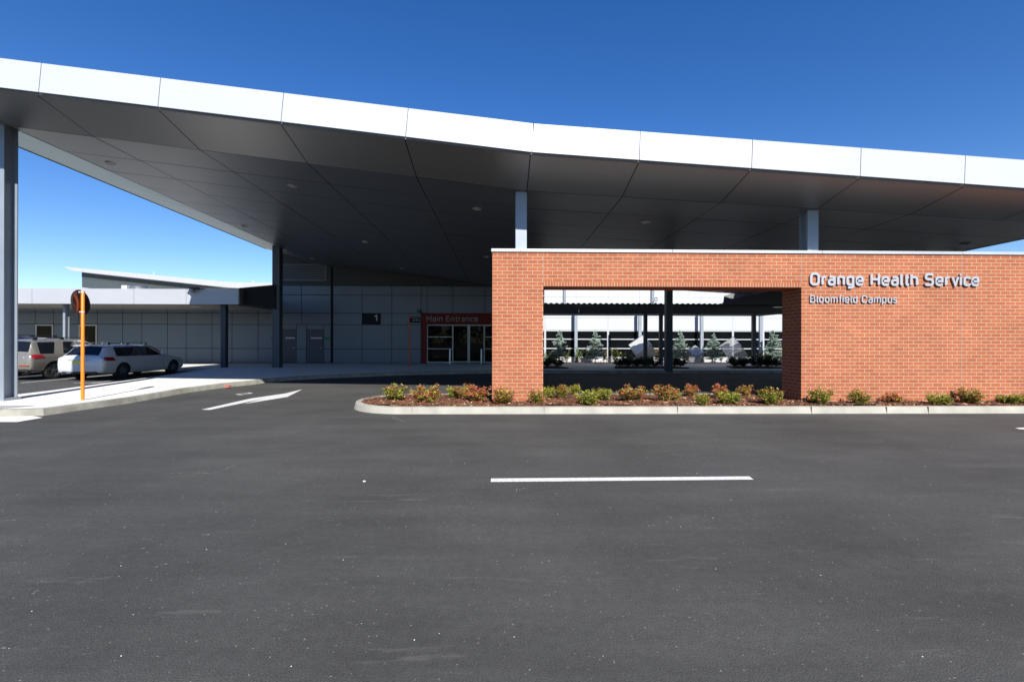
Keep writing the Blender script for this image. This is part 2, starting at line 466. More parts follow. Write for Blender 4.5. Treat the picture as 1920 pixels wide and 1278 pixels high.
def chips(mb, n, x0, x1, y0, y1, zf, poly=None, s=1.0):
    k = 0
    while k < n:
        x = rc.uniform(x0, x1); y = rc.uniform(y0, y1)
        if poly and not inside(poly, x, y): continue
        k += 1
        L_ = rc.uniform(0.02, 0.06)*s; W_ = rc.uniform(0.006, 0.016)*s
        a = rc.uniform(0, 6.28); p = rc.uniform(-.4, .4)
        d = Vector((math.cos(a)*math.cos(p), math.sin(a)*math.cos(p), math.sin(p)))
        w = Vector((-math.sin(a), math.cos(a), rc.uniform(-.5, .5)))*W_
        c = Vector((x, y, zf(x, y)+rc.uniform(0.005, 0.03)))
        mb.cur = 0 if rc.random() < .94 else 1
        mb.slab([c-d*L_-w, c+d*L_-w, c+d*L_+w, c-d*L_+w], (0, 0, -0.005))
ch = MB(); ch.add(hm.v, hm.f)
for i in range(len(ch.m)): ch.m[i] = 2
chips(ch, 9000, X0, X1, 10.72, 11.6, lambda x, y: mulch_z(x, y)+0.012, inn2)
chips(ch, 4000, X0, X1, 11.6, 13.3, lambda x, y: mulch_z(x, y)+0.012, inn2)
tag(ch.build('bark_mulch', [M['chip'], M['straw'], M['mulch']]), 'loose brown bark chips spread over the island bed', 'mulch', kind='stuff')

# ---- footpath
PZT = 0.15
pathR = [PZ(31,781,0), PZ(82,779,0), PZ(150,769,0), PZ(245,755.5,0), PZ(350,736,0), PZ(425,726,0), PZ(478,720.5,0), PZ(500,717,0), PZ(560,712,0), PZ(640,708,0), PZ(740,704,0), PZ(830,701.5,0), PZ(920,700,0)]
pathR = [Vector((p.x, p.y)) for p in pathR]
ykerb = pathR[-1].y
outl = [Vector((-13.2, 10.25)), Vector((-10.9, 10.25))] + pathR + [Vector((16.5, ykerb)), Vector((16.5, 31.25)), Vector((-40, 31.25)), Vector((-40, 25.6)), Vector((-15.3, 25.6)), Vector((-14.7, 23.6)), Vector((-13.9, 19.6)), Vector((-13.1, 14.1)), Vector((-12.95, 11.5))]
kb, inner_p = kerb_ring(outl, PZT, 0.16, 0.05)
tag(kb.build('path_kerb', M['concrete_dark'], smooth=True, angle=50), 'weathered concrete kerb edging the footpath', 'kerb', kind='structure')
pm = MB(); pm.add([(p.x, p.y, PZT-0.002) for p in inner_p], [tuple(range(len(inner_p)))])
fp = tag(pm.build('footpath', M['paving']), 'pale concrete footpath leading to the entrance', 'path', kind='structure')
pj = MB()
for k in range(5):
    y = 13.0 + k*2.4
    if y < 23: pj.quad((-12.5+0.0, y, PZT+0.002), (-9.9, y, PZT+0.002), (-9.9, y+0.012, PZT+0.002), (-12.5, y+0.012, PZT+0.002))
for x in range(-13, 16, 3):
    pj.quad((x, 24.9, PZT+0.002), (x+0.012, 24.9, PZT+0.002), (x+0.012, 31.2, PZT+0.002), (x, 31.2, PZT+0.002))
tag(pj.build('paving_joint', M['joint']), 'thin saw-cut joints in the footpath', 'path', kind='structure')
# shadow joint between the path slab and its broad edge strip
gp = MB(); gp.add([(-12.12,11.9,PZT+.002),(-13.23,18.6,PZT+.002),(-14.05,23.6,PZT+.002),(-14.12,23.6,PZT+.002),(-13.31,18.6,PZT+.002),(-12.19,11.9,PZT+.002)], [tuple(range(6))])
tag(gp.build('edge_joint', M['column_shaded']), 'dark open joint along the car park edge of the footpath', 'path', kind='structure')
# flush concrete crossing at the near end
cr = MB(); pts = [PZ(-120,779,.006), PZ(60,779.5,.006), PZ(80,782.5,.006), PZ(32,790.5,.006), PZ(-120,790.5,.006)]
cr.add(pts, [(0,1,2,3,4)])
tag(cr.build('concrete_ramp', M['paving']), 'flush white concrete slab at the near end of the footpath', 'path', kind='structure')
tp = MB(); rt = [( -12.6, 10.42), (-10.62, 10.42), (-10.25, 10.9), (-12.6, 10.9)]
tp.add([(x, y, PZT+0.004) for x, y in rt], [(0,1,2,3)])
for i in range(40):
    for j in range(8):
        x = -12.55+i*0.056; y = 10.46+j*0.058
        if x < -10.5: tp.lathe([(0.014, 0.002), (0.010, 0.010), (0.0, 0.010)], (x, y, PZT), (0,0,1), 6)
tag(tp.build('tactile_paving', M['tactile']), 'grey studded tactile patch on the footpath', 'path', kind='structure')

# ---- courtyard ground
cg = MB(); cg.quad((1.5,31.3,.012),(17,31.3,.012),(17,37,.012),(1.5,37,.012))
tag(cg.build('courtyard_ground', M['straw']), 'straw coloured garden ground of the courtyard', 'garden bed', kind='structure')

# ---- paint on the road
def flat(name, pts, m, z=0.004, **k):
    b = MB(); b.add([(p.x, p.y, z) for p in pts], [tuple(range(len(pts)))])
    return b.build(name, m)
pl = [PZ(920,903.5,0), PZ(921,897,0), PZ(1405,893,0), PZ(1413,899,0)]
tag(flat('road_line', pl, M['paint']), 'long white painted line across the asphalt', 'road marking', kind='structure')
def c7(x, y): return PZ(360+x/5.647, 700+y/5.647, 0)
ar = [c7(100,383), c7(190,385), c7(770,265), c7(550,322), c7(1010,248), c7(1168,168), c7(985,212), c7(620,265)]
tag(flat('road_arrow', ar, M['paint']), 'white direction arrow painted on the asphalt', 'road marking', kind='structure')
mbk = MB()
oo = [c7(455,222), c7(520,228), c7(648,208), c7(600,203)]; c_ = sum(oo, Vector())/4
ii = [c_ + (p-c_)*0.62 for p in oo]
for i in range(4):
    j = (i+1) % 4
    mbk.quad(*[(p.x, p.y, 0.004) for p in (oo[i], oo[j], ii[j], ii[i])])
tag(mbk.build('pit_outline', M['paint']), 'small white painted rectangle beside the arrow', 'road marking', kind='structure')
for (xx, ya, yb) in ((-17.88, 18.4, 24.0), (-15.3, 18.4, 19.3), (-20.45, 18.4, 24.0), (-23.05, 18.4, 24.0)):
    b = MB(); b.quad((xx-.05, ya, .004), (xx+.05, ya, .004), (xx+.05, yb, .004), (xx-.05, yb, .004))
    tag(b.build('parking_line', M['paint']), 'white parking bay line', 'road marking', kind='structure')
b = MB(); b.quad((-15.9, 18.32, .005), (-14.75, 18.32, .005), (-14.75, 18.4, .005), (-15.9, 18.4, .005))
tag(b.build('parking_line', M['paint']), 'white parking bay line', 'road marking', kind='structure')
p = PZ(431, 723.5, 0.07); b = MB(); b.box(p.x-.12, p.x+.02, p.y-.10, p.y+.06, 0.05, 0.085)
tag(b.build('kerb_mark', M['redpaint']), 'small red painted mark on the kerb', 'kerb', kind='structure')
def scuff_mat():
    m, t, b = newmat('pale_scuff'); L = t.links.new
    b.inputs['Base Color'].default_value = (0.17, 0.165, 0.15, 1); b.inputs['Roughness'].default_value = .9
    tr = t.nodes.new('ShaderNodeBsdfTransparent'); mx = t.nodes.new('ShaderNodeMixShader'); tc = t.nodes.new('ShaderNodeTexCoord')
    n = t.nodes.new('ShaderNodeTexNoise'); n.inputs['Scale'].default_value = 38; n.inputs['Detail'].default_value = 6; L(tc.outputs['Object'], n.inputs['Vector'])
    r = t.nodes.new('ShaderNodeMapRange'); r.inputs['From Min'].default_value = .46; r.inputs['From Max'].default_value = .62; L(n.outputs['Fac'], r.inputs['Value'])
    L(r.outputs[0], mx.inputs['Fac']); L(tr.outputs[0], mx.inputs[1]); L(b.outputs[0], mx.inputs[2]); L(mx.outputs[0], t.nodes['Material Output'].inputs['Surface'])
    return m
M['scuff'] = scuff_mat()
sc2 = MB()
def scuff(pts, w):
    P_l = [PZ(x, y, .003) for x, y in pts]; n = len(P_l); A = []; B = []
    for i, p in enumerate(P_l):
        d = (P_l[min(i+1, n-1)]-P_l[max(i-1, 0)]).normalized(); nn = Vector((-d.y, d.x, 0)); k = w*(.25+.75*math.sin(math.pi*(i+.3)/(n-.4)))
        A.append(p+nn*k); B.append(p-nn*k)
    sc2.add(A+B, [(i, i+1, n+i+1, n+i) for i in range(n-1)])
for pts, w in (([(310,887),(345,886),(380,886),(415,888)], .012), ([(400,887),(440,872),(466,864)], .02), ([(275,782),(240,789),(190,792)], .03), ([(374,1004),(384,1002),(394,1001)], .018),
               ([(290,1064),(303,1059),(313,1056)], .015), ([(262,1029),(273,1026)], .014), ([(60,1115),(72,1106)], .02), ([(27,929),(47,924)], .012), ([(75,987),(101,980)], .014),
               ([(0,976),(30,974),(45,972)], .02), ([(760,790),(742,785),(735,780)], .05), ([(555,860),(520,872),(480,890)], .008), ([(620,840),(560,862)], .01), ([(170,800),(230,790)], .03), ([(1240,792),(1285,789)], .03),
               ([(1560,790),(1600,788)], .02), ([(1230,984),(1210,985)], .010), ([(0,1214),(30,1213)], .008), ([(965,921),(990,912)], .012), ([(1740,838),(1752,838)], .02), ([(1880,936),(1895,938)], .01)):
    scuff(pts, w)
tag(sc2.build('road_scuffs', M['scuff']), 'pale tyre scuffs and scratches on the asphalt', 'road marking', kind='structure')
q = [PZ(1903,802,0), PZ(1940,801,0), PZ(1940,805,0), PZ(1912,804.5,0)]
tag(flat('road_line', q, M['paint']), 'end of a white painted mark at the right edge of the road', 'road marking', kind='structure')
# crumbs of pale stone lying on the road
st = MB()
for k in range(160):
    y = 1.9 + (rc.random()**1.5)*9.0; x = rc.uniform(-1.05, 1.05)*y*1.1
    s_ = rc.uniform(.0015, .004)
    st.lathe([(0, 0), (s_, s_*.5), (s_*.6, s_*1.1), (0, s_*1.2)], (x, y, 0), (rc.uniform(-.3,.3), rc.uniform(-.3,.3), 1), 5)
p = PZ(683, 903, 0); st.lathe([(0,0),(.018,.006),(.012,.014),(0,.016)], p, (0,0,1), 7)
tag(st.build('gravel', M['paving']), 'scattered pale grit on the asphalt', 'gravel', kind='stuff')

# ============================================================ CANOPY
YF, YB = 11.7, 31.25
def z_main(x, y=YF):
    pA, pB, pC = CAN
    if x < pB[0]: z = pB[1] + (x-pB[0])*(pA[1]-pB[1])/(pA[0]-pB[0])
    else: z = pB[1] + (x-pB[0])*(pC[1]-pB[1])/(pC[0]-pB[0])
    return z - 0.010*(y-YF)
a, b_, c = PY(175.6,256.5,YF), PY(988,358,YF), PY(1706,402.5,YF)
CAN = ((a.x, a.z), (b_.x, b_.z), (c.x, c.z))
YFA = 10.2
a, b_, c = PY(75,174,YFA), PY(997,286,YFA), PY(1806,345,YFA)
FAS = ((a.x, a.z), (b_.x, b_.z), (c.x, c.z))
def z_fas(x):
    pA, pB, pC = FAS
    if x < pB[0]: return pB[1] + (x-pB[0])*(pA[1]-pB[1])/(pA[0]-pB[0])
    return pB[1] + (x-pB[0])*(pC[1]-pB[1])/(pC[0]-pB[0])
JX = [PY(px, 300, YF).x for px in (175.6,375,577,781,988,1166.7,1351,1532,1706,1875)]
w0 = JX[1]-JX[0]; w1 = JX[-1]-JX[-2]
XL, XR, XLF = -15.0, 14.05, -11.65
xs = [XL, -12.46+0.0, XLF] if False else [XL, XLF] + JX + [JX[-1]+w1*0.97]
XR = xs[-1]
FH = 0.60
BEV = 0.98
YBR = 27.6
ys = [YFA, YF] + [YF + 1.47*k for k in range(1, 14)]
ys = [y for y in ys if y < YB-0.5] + [YB]
def zs(x, y):
    if y <= YFA + 1e-6: return z_fas(x)
    if x <= XL + 1e-6: return z_main(XLF, y) + BEV
    return z_main(x, y)
canopy = thing('entrance_canopy', 'huge white edged entrance canopy with grey panelled underside', 'canopy', (0, 12, 0))
def CB(mb, name, m, **k):
    o = mb.build(name, m, **k); o.parent = canopy; o.location = o.location - Vector((0, 12, 0)); return o
# (vertices are in world coordinates; the empty sits at Y=12, so parts are shifted back by the same)
sf = MB(); gap = 0.011
for i in range(len(xs)-1):
    for j in range(len(ys)-1):
        x0, x1, y0, y1 = xs[i], xs[i+1], ys[j], ys[j+1]
        if x0 > JX[4]+1 and y0 >= 27.4: continue
        P = [Vector((x0,y0,zs(x0,y0))), Vector((x1,y0,zs(x1,y0))), Vector((x1,y1,zs(x1,y1))), Vector((x0,y1,zs(x0,y1)))]
        c = sum(P, Vector())/4
        sf.cur = 1
        off = Vector((0, 0, 0.03))
        sf.add([p+off for p in P], [(0,1,2,3)])
        sf.cur = 0
        Q = []
        for p in P:
            d = c-p; Q.append(p + Vector((math.copysign(gap, d.x), math.copysign(gap, d.y), 0)))
        wob = [random.uniform(-.003, .003) for _ in range(4)]
        Q = [q + Vector((0,0,w)) for q, w in zip(Q, wob)]
        # panel surface, subdivided once with a faint pillow so that reflections break from panel to panel
        n = 3; vs = []; fs = []
        for v in range(n+1):
            for u in range(n+1):
                s_, t_ = u/n, v/n
                p = (Q[0]*(1-s_)+Q[1]*s_)*(1-t_) + (Q[3]*(1-s_)+Q[2]*s_)*t_
                p = p - Vector((0,0,0.004*math.sin(math.pi*s_)*math.sin(math.pi*t_)))
                vs.append(p)
        for v in range(n):
            for u in range(n):
                k = v*(n+1)+u; fs.append((k, k+1, k+n+2, k+n+1))
        sf.add(vs, fs)
CB(sf, 'soffit', [M['soffit'], M['joint']], smooth=True, angle=12)
# front fascia panels, joint line, lower lip
fm = MB(); fj = MB()
fx = [XL] + [x for x in [JX[0]-2*w0, JX[0]-w0] if x > XL+0.3] + JX + [XR]
fx = sorted(fx)
# seams of the fascia as measured
seam = [PY(px, py, YFA).x for px, py in ((75,172),(298,197),(528,222),(761,253),(997,284),(1198,296),(1408,312),(1611,327),(1806,343))]
fx = [XL, seam[0]-2*(seam[1]-seam[0])+0.3, seam[0]-(seam[1]-seam[0])] + seam + [seam[-1]+2.15, XR]
fx = [x for x in fx if x >= XL]
for i in range(len(fx)-1):
    x0, x1 = fx[i]+0.007, fx[i+1]-0.007
    def ztop(x): return z_fas(x) + FH
    le = 0.055 if x0 < JX[4] else 0.02
    vs = [(x0, YFA-0.03, z_fas(x0)), (x1, YFA-0.03, z_fas(x1)), (x1+le*(i+1 < len(fx)-1), YFA-0.03, ztop(x1+le)), (x0+le*(i > 0), YFA-0.03, ztop(x0+le))]
    fm.slab(vs, (0, 0.05, 0))
CB(fm, 'fascia', M['fascia'])
lp = MB()
bk = [XL, JX[4], XR]
for i in range(2):
    x0, x1 = bk[i], bk[i+1]
    lp.slab([(x0, YFA+0.021, z_fas(x0)-0.035), (x1, YFA+0.021, z_fas(x1)-0.035), (x1, YFA+0.021, z_fas(x1)+FH-0.03), (x0, YFA+0.021, z_fas(x0)+FH-0.03)], (0, 0.05, 0))
CB(lp, 'fascia_trim', M['lip'])
# side and rear edges, roof sheet
rf = MB()
TH = FH
def top(x, y): return zs(x, y) + (TH if y < YF else 0.75)
for i in range(len(xs)-1):
    x0, x1 = xs[i], xs[i+1]
    yb = YBR if x0 > JX[4]+1 else YB
    rf.quad((x0,YFA,z_fas(x0)+FH-.02),(x1,YFA,z_fas(x1)+FH-.02),(x1,yb,zs(x1,yb)+.8),(x0,yb,zs(x0,yb)+.8))
CB(rf, 'roof_sheet', M['roofpale'])
ed = MB()
yy = [YFA, YF, YB]
for (x, yb) in ((XL, YB), (XR, YBR)):
    if x > 0: CB(ed, 'edge_fascia', M['fascia']); ed = MB()
    for y0, y1 in ((YFA, YF), (YF, yb)):
        s0 = -0.02 if x < 0 else 0.02
        ed.quad((x+s0,y0,zs(x,y0)-.02),(x+s0,y1,zs(x,y1)-.02),(x+s0,y1,zs(x,y1)+.8 if y1>YF else z_fas(x)+FH+.02),(x+s0,y0,zs(x,y0)+.8 if y0>=YF else z_fas(x)+FH))
for x0, x1, yb in ((JX[5], XR, YBR),):
    ed.quad((x0,yb+.02,zs(x0,yb)),(x1,yb+.02,zs(x1,yb)),(x1,yb+.02,zs(x1,yb)+.8),(x0,yb+.02,zs(x0,yb)+.8))
CB(ed, 'edge_fascia', M['fascia'])
# downlights
def on_soffit(px, py):
    d = ray(px, py); lo, hi = 8.0, 40.0
    for _ in range(60):
        y = (lo+hi)/2; t = y/d.y; p = Vector((d.x*t, y, H+d.z*t))
        if p.z > z_main(p.x, y): hi = y
        else: lo = y
    return p
for k, (px, py) in enumerate(((208,306),(548,348),(895,391),(1211,416),(1810,456),(459,424),(685,453),(586,484),(754,503),(913,481))):
    p = on_soffit(px, py); b = MB(); lit = 0
    b.lathe([(0.135,0.0),(0.135,-0.022),(0.10,-0.026),(0.095,0.0)], (p.x, p.y, p.z), (0,0,1), 24)
    o = CB(b, 'downlight', M['whiteframe'] if k != 4 else M['lip'], smooth=True)
    b = MB(); b.lathe([(0.098,-0.004),(0.05,-0.012),(0.0,-0.013)], (p.x, p.y, p.z), (0,0,1), 20)
    b.build('lens', M['fascia'] if k != 4 else M['signblack'], parent=o, smooth=True)
# columns (I sections, flanges facing the road)
def icol(mb, x, y, zt, w=0.27, d=0.34, z0=0.10, t=0.022):
    mb.box(x-w/2, x+w/2, y-d/2, y-d/2+t, z0, zt)
    mb.box(x-w/2, x+w/2, y+d/2-t, y+d/2, z0, zt)
    mb.box(x-0.009, x+0.009, y-d/2+t+.0005, y+d/2-t-.0005, z0, zt)
    mb.box(x-w/2-.04, x+w/2+.04, y-d/2-.04, y+d/2+.04, z0, z0+.07)
YC = 11.95
pc = PY(977.3, 420, YC-.17)
for (x, y, z0) in ((pc.x, YC, 2.0), (PY(1524.5,430,YC-.17).x, YC, 2.0), (PY(10,500,YC).x, YC, 0.14)):
    b = MB(); icol(b, x, y, z_main(x, y)-.01+max(0, XLF-x)*.30, z0=z0, w=0.27)
    CB(b, 'column', M['column'])
b = MB(); q = PY(520, 689, 26.3); b.box(q.x-.19, q.x+.19, 26.1, 26.5, 0.15, z_main(XLF, 26.3)+.3); CB(b, 'column', M['column_shaded'])
q = PY(1254, 694, 23.9); b = MB(); b.box(q.x-.16, q.x+.16, 23.8, 24.12, 0.0, z_main(q.x, 24)); CB(b, 'column', M['column_shaded'])

# ============================================================ BRICK WALL
def XW(px): return PY(px, 600, 11.5).x
bx0, bx1, bx2 = XW(923), XW(1018.5), XW(1502.5)
YW0, YW1 = 11.5, 12.3
zc = PY(960, 472.5, 11.5).z                    # top of the brickwork
zo = PY(1250, 528.5, 11.5).z                   # top of soldier course
zo2 = PY(1250, 537.5, 11.5).z
wall = thing('brick_wall', 'freestanding orange brick wall with a long rectangular opening', 'wall', (0, 11.5, 0))
def WP(mb, name, m, **k):
    o = mb.build(name, m, **k); o.parent = wall; o.location = (0, -11.5, 0); return o
n_off = zc
w_ = MB()
w_.box(bx0, bx1, YW0, YW1, 0.05, zc)
w_.box(bx1, bx2, YW0, YW1, zo, zc)
w_.box(bx2, 17.5, YW0, YW1, 0.05, zc)
br = WP(w_, 'brickwork', M['brick'])
w_ = MB(); w_.box(bx1, bx2, YW0, YW1, zo2, zo)
WP(w_, 'soldier_course', M['soldier'])
M['soldier'].node_tree.nodes['Mapping'].inputs['Location'].default_value = (0, -zo2+0.0035, 0)
cpg = MB()
cj = [bx0-.03, XW(976), XW(1260), XW(1540), XW(1803), 17.5]
for i in range(len(cj)-1):
    cpg.box(cj[i]+.003, cj[i+1]-.003, YW0-.035, YW1+.035, zc+.002, zc+.075)
WP(cpg, 'coping', M['coping'], bevel=.006)
js = MB()
for px, z0 in ((1018.5, zo), (1502.5, zo), (1803, 0.1)):
    x = XW(px); js.box(x-.006, x+.006, YW0-.003, YW0+.01, z0, zc-.002)
WP(js, 'control_joint', M['sealant'])
lt_ = MB(); lt_.box(bx1+.01, bx2-.01, YW0+.10, YW1-.05, zo2-.012, zo2-.001)
WP(lt_, 'lintel', M['rust'])

# ============================================================ LETTERS (stroked glyphs)
XH = 0.72
def G(w, *st): return (w, st)
def P_(pts, r=0.2, closed=False): return (pts, r, closed)
GL = {
 'O': G(.60, P_([(0,0),(.60,0),(.60,1),(0,1)], .29, True)),
 'C': G(.56, P_([(.56,.72),(.56,1),(0,1),(0,0),(.56,0),(.56,.28)], .27)),
 'B': G(.56, P_([(.0,.53),(.50,.53),(.50,1),(0,1),(0,0),(.56,0),(.56,.53),(.3,.53)], [0,.22,.22,0,0,.25,.25,0])),
 'H': G(.58, P_([(0,0),(0,1)],0), P_([(.58,0),(.58,1)],0), P_([(0,.5),(.58,.5)],0)),
 'M': G(.72, P_([(0,0),(0,1),(.36,.38),(.72,1),(.72,0)], 0)),
 'E': G(.50, P_([(.50,1),(0,1),(0,0),(.50,0)], 0), P_([(0,.52),(.44,.52)], 0)),
 'S': G(.56, P_([(.54,.86),(.54,1),(0,1),(0,.52),(.56,.52),(.56,0),(0,0),(0,.15)], [0,.15,.24,.23,.23,.24,.15,0])),
 'A': G(.60, P_([(0,0),(.30,1),(.60,0)], 0), P_([(.12,.32),(.48,.32)], 0)),
 '1': G(.26, P_([(0,.78),(.26,1),(.26,0)], 0)),
 '3': G(.5, P_([(0,.85),(0,1),(.5,1),(.5,.52),(.5,0),(0,0),(0,.15)], [0,.15,.22,0,.22,.15,0]), P_([(.2,.52),(.5,.52)],0)),
 '7': G(.5, P_([(0,1),(.5,1),(.16,0)], 0)),
 '-': G(.3, P_([(0,.42),(.3,.42)], 0)),
 'a': G(.44, P_([(.04,XH),(.44,XH),(.44,0)], [0,.19,0]), P_([(.44,.43),(0,.43),(0,0),(.44,0)], [0,.18,.18,0])),
 'b': G(.44, P_([(0,1),(0,0)],0), P_([(0,0),(.44,0),(.44,XH),(0,XH)], [0,.2,.2,0])),
 'c': G(.42, P_([(.42,.56),(.42,XH),(0,XH),(0,0),(.42,0),(.42,.16)], [0,.14,.2,.2,.14,0])),
 'd': G(.44, P_([(.44,1),(.44,0)],0), P_([(.44,0),(0,0),(0,XH),(.44,XH)], [0,.2,.2,0])),
 'e': G(.46, P_([(0,.35),(.46,.35),(.46,XH),(0,XH),(0,0),(.42,0),(.42,.12)], [0,0,.21,.21,.21,.1,0])),
 'f': G(.28, P_([(.32,1),(.12,1),(.12,0)], [0,.14,0]), P_([(0,XH-.02),(.28,XH-.02)], 0)),
 'g': G(.44, P_([(.44,XH),(0,XH),(0,0),(.44,0)], [0,.2,.2,0]), P_([(.44,XH),(.44,-.27),(.04,-.27)], [0,.2,0])),
 'h': G(.44, P_([(0,0),(0,1)],0), P_([(0,XH),(.44,XH),(.44,0)], [0,.2,0])),
 'i': G(.0, P_([(0,0),(0,XH)],0), P_([(0,.90),(0,1.04)],0)),
 'l': G(.10, P_([(0,1),(0,0),(.15,0)], [0,.12,0])),
 'm': G(.76, P_([(0,0),(0,XH)],0), P_([(0,XH),(.38,XH),(.38,0)], [0,.18,0]), P_([(.38,XH),(.76,XH),(.76,0)], [0,.18,0])),
 'n': G(.44, P_([(0,0),(0,XH)],0), P_([(0,XH),(.44,XH),(.44,0)], [0,.2,0])),
 'o': G(.46, P_([(0,0),(.46,0),(.46,XH),(0,XH)], .22, True)),
 'p': G(.44, P_([(0,-.27),(0,XH)],0), P_([(0,0),(.44,0),(.44,XH),(0,XH)], [0,.2,.2,0])),
 'r': G(.30, P_([(0,0),(0,XH)],0), P_([(0,.5),(0,XH),(.30,XH)], [0,.16,0])),
 's': G(.40, P_([(.38,.62),(.38,XH),(0,XH),(0,.38),(.40,.38),(.40,0),(0,0),(0,.1)], [0,.1,.165,.165,.18,.18,.1,0])),
 't': G(.28, P_([(.10,.96),(.10,0),(.30,0)], [0,.14,0]), P_([(0,XH-.02),(.28,XH-.02)], 0)),
 'u': G(.44, P_([(0,XH),(0,0),(.44,0)], [0,.2,0]), P_([(.44,XH),(.44,0)],0)),
 'v': G(.46, P_([(0,XH+.04),(.23,.0),(.46,XH+.04)], 0)),
}
def stroke(mb, pts, closed, hw, y, dep):
    n = len(pts); L_, R_ = [], []
    for i in range(n):
        p = pts[i]
        a = pts[i-1] if (closed or i > 0) else None
        b = pts[(i+1) % n] if (closed or i < n-1) else None
        e1 = (p-a).normalized() if a is not None else None
        e2 = (b-p).normalized() if b is not None else None
        if e1 is None: e1 = e2
        if e2 is None: e2 = e1
        n1 = Vector((-e1.y, e1.x)); n2 = Vector((-e2.y, e2.x)); m = n1+n2
        m = m.normalized() if m.length > 1e-5 else n1
        k = hw / max(0.45, m.dot(n1))
        L_.append(p+m*k); R_.append(p-m*k)
    vs = [(p.x, y, p.y) for p in L_] + [(p.x, y, p.y) for p in R_] + [(p.x, y+dep, p.y) for p in L_] + [(p.x, y+dep, p.y) for p in R_]
    fs = []
    rng = range(n if closed else n-1)
    for i in rng:
        j = (i+1) % n
        fs += [(i, j, n+j, n+i), (2*n+i, 3*n+i, 3*n+j, 2*n+j), (i, 2*n+i, 2*n+j, j), (n+i, n+j, 3*n+j, 3*n+i)]
    if not closed: fs += [(0, n, 3*n, 2*n), (n-1, 3*n-1, 4*n-1, 2*n-1)]
    mb.add(vs, fs)
def lettering(text, x0, x1, z0, cap, y, dep, sw, m, parent, origin, gapk=0.30, spk=0.42):
    """fit text between x0 and x1; baseline z0; one mesh per letter"""
    tot = 0; pos = []
    for ch_ in text:
        if ch_ == ' ': tot += spk; continue
        pos.append((ch_, tot)); tot += GL[ch_][0] + gapk*(.72 if ch_ in 'rtflvc' else 1)
    tot -= gapk
    sx = (x1-x0-sw*cap)/tot
    s_ = cap*(1-sw)
    for ch_, p0 in pos:
        mb = MB()
        for k, (pts, r, closed) in enumerate(GL[ch_][1]):
            q = [(x0+sw*cap/2 + (p0+px)*sx, z0+sw*cap/2+pz*s_) for px, pz in pts]
            rr = [v*min(sx, s_) for v in r] if isinstance(r, list) else r*min(sx, s_)
            stroke(mb, fillet([(a_, b_) for a_, b_ in q], rr, closed, 6), closed, sw*cap/2, y-0.0012*k, dep)
        o = mb.build('letter', m, parent=parent); o.location = -Vector(origin)
def Zw(py, px=1600, Y=11.46): return PY(px, py, Y).z
t1 = thing('wall_lettering', 'large raised silver lettering on the brick wall', 'sign lettering', (XW(1680), 11.45, Zw(536)))
xa, xb = PY(1520,525,11.43).x, PY(1838,525,11.43).x
lettering('Orange Health Service', xa, xb, Zw(536.0,1680), Zw(511.5,1680)-Zw(536.0,1680), 11.45, 0.03, 0.18, M['letter'], t1, t1.location)
t2 = thing('wall_lettering', 'small raised silver lettering below the large line', 'sign lettering', (XW(1600), 11.45, Zw(568)))
xa, xb = PY(1520,560,11.44).x, PY(1684,560,11.44).x
lettering('Bloomfield Campus', xa, xb, Zw(567.8), Zw(553.2)-Zw(567.8), 11.46, 0.025, 0.15, M['letter'], t2, t2.location)

# ============================================================ ENTRANCE BUILDING
YM = 31.3
def XM(px, y=YM): return PY(px, 620, y).x
def ZM(py, px=500, y=YM): return PY(px, py, y).z
bld = thing('entrance_building', 'main entrance building with grey cladding and red door surround under the canopy', 'building', (-6, YM, PZT))
def BP(mb, name, m, parent=None, **k):
    o = mb.build(name, m, **k); o.parent = parent or bld
    o.location = -Vector(bld.location) if parent is None else Vector((0,0,0)); return o
def panel_grid(mb, xl, zl, y, holes=(), g=0.017, dep=0.03):
    for i in range(len(xl)-1):
        for j in range(len(zl)-1):
            x0, x1, z0, z1 = xl[i], xl[i+1], zl[j], zl[j+1]
            cx, cz = (x0+x1)/2, (z0+z1)/2
            if any(h[0] < cx < h[1] and h[2] < cz < h[3] for h in holes): continue
            mb.box(x0+g, x1-g, y, y+dep, z0+g, z1-g)
zb, z1_, z2_, z3_, z4_, z5_ = PZT, ZM(653.5), ZM(608), ZM(586.5), ZM(552.5), ZM(535)
xl_ = XM(527)-0.45
back = MB(); back.box(xl_, 2.2, YM+.035, YM+6, 0, 7.5)
BP(back, 'backing_wall', M['joint'])
# left bay with two doors
xd = [xl_, XM(528.5), XM(555.7), XM(574.5), XM(607.4), XM(620.3)]
zdt = ZM(617)
lb = MB()
cols = [xl_, XM(555.7), XM(574.5), XM(607.4), XM(620.3)]
panel_grid(lb, cols, [zb, z1_, z2_], YM, holes=[(xd[1], xd[2], 0, z2_), (xd[3], xd[4], 0, z2_), (xl_, xd[2], 0, z2_)])
lb.box(xd[1]+.012, xd[2]-.012, YM, YM+.03, zdt+.01, z2_-.012)
lb.box(xd[3]+.012, xd[4]-.012, YM, YM+.03, zdt+.01, z2_-.012)
lb.box(xl_, xd[1]-.01, YM, YM+.03, zb, z2_-.012)
panel_grid(lb, [xl_, XM(565), XM(620.3)], [z2_, z3_, z4_, z5_], YM)
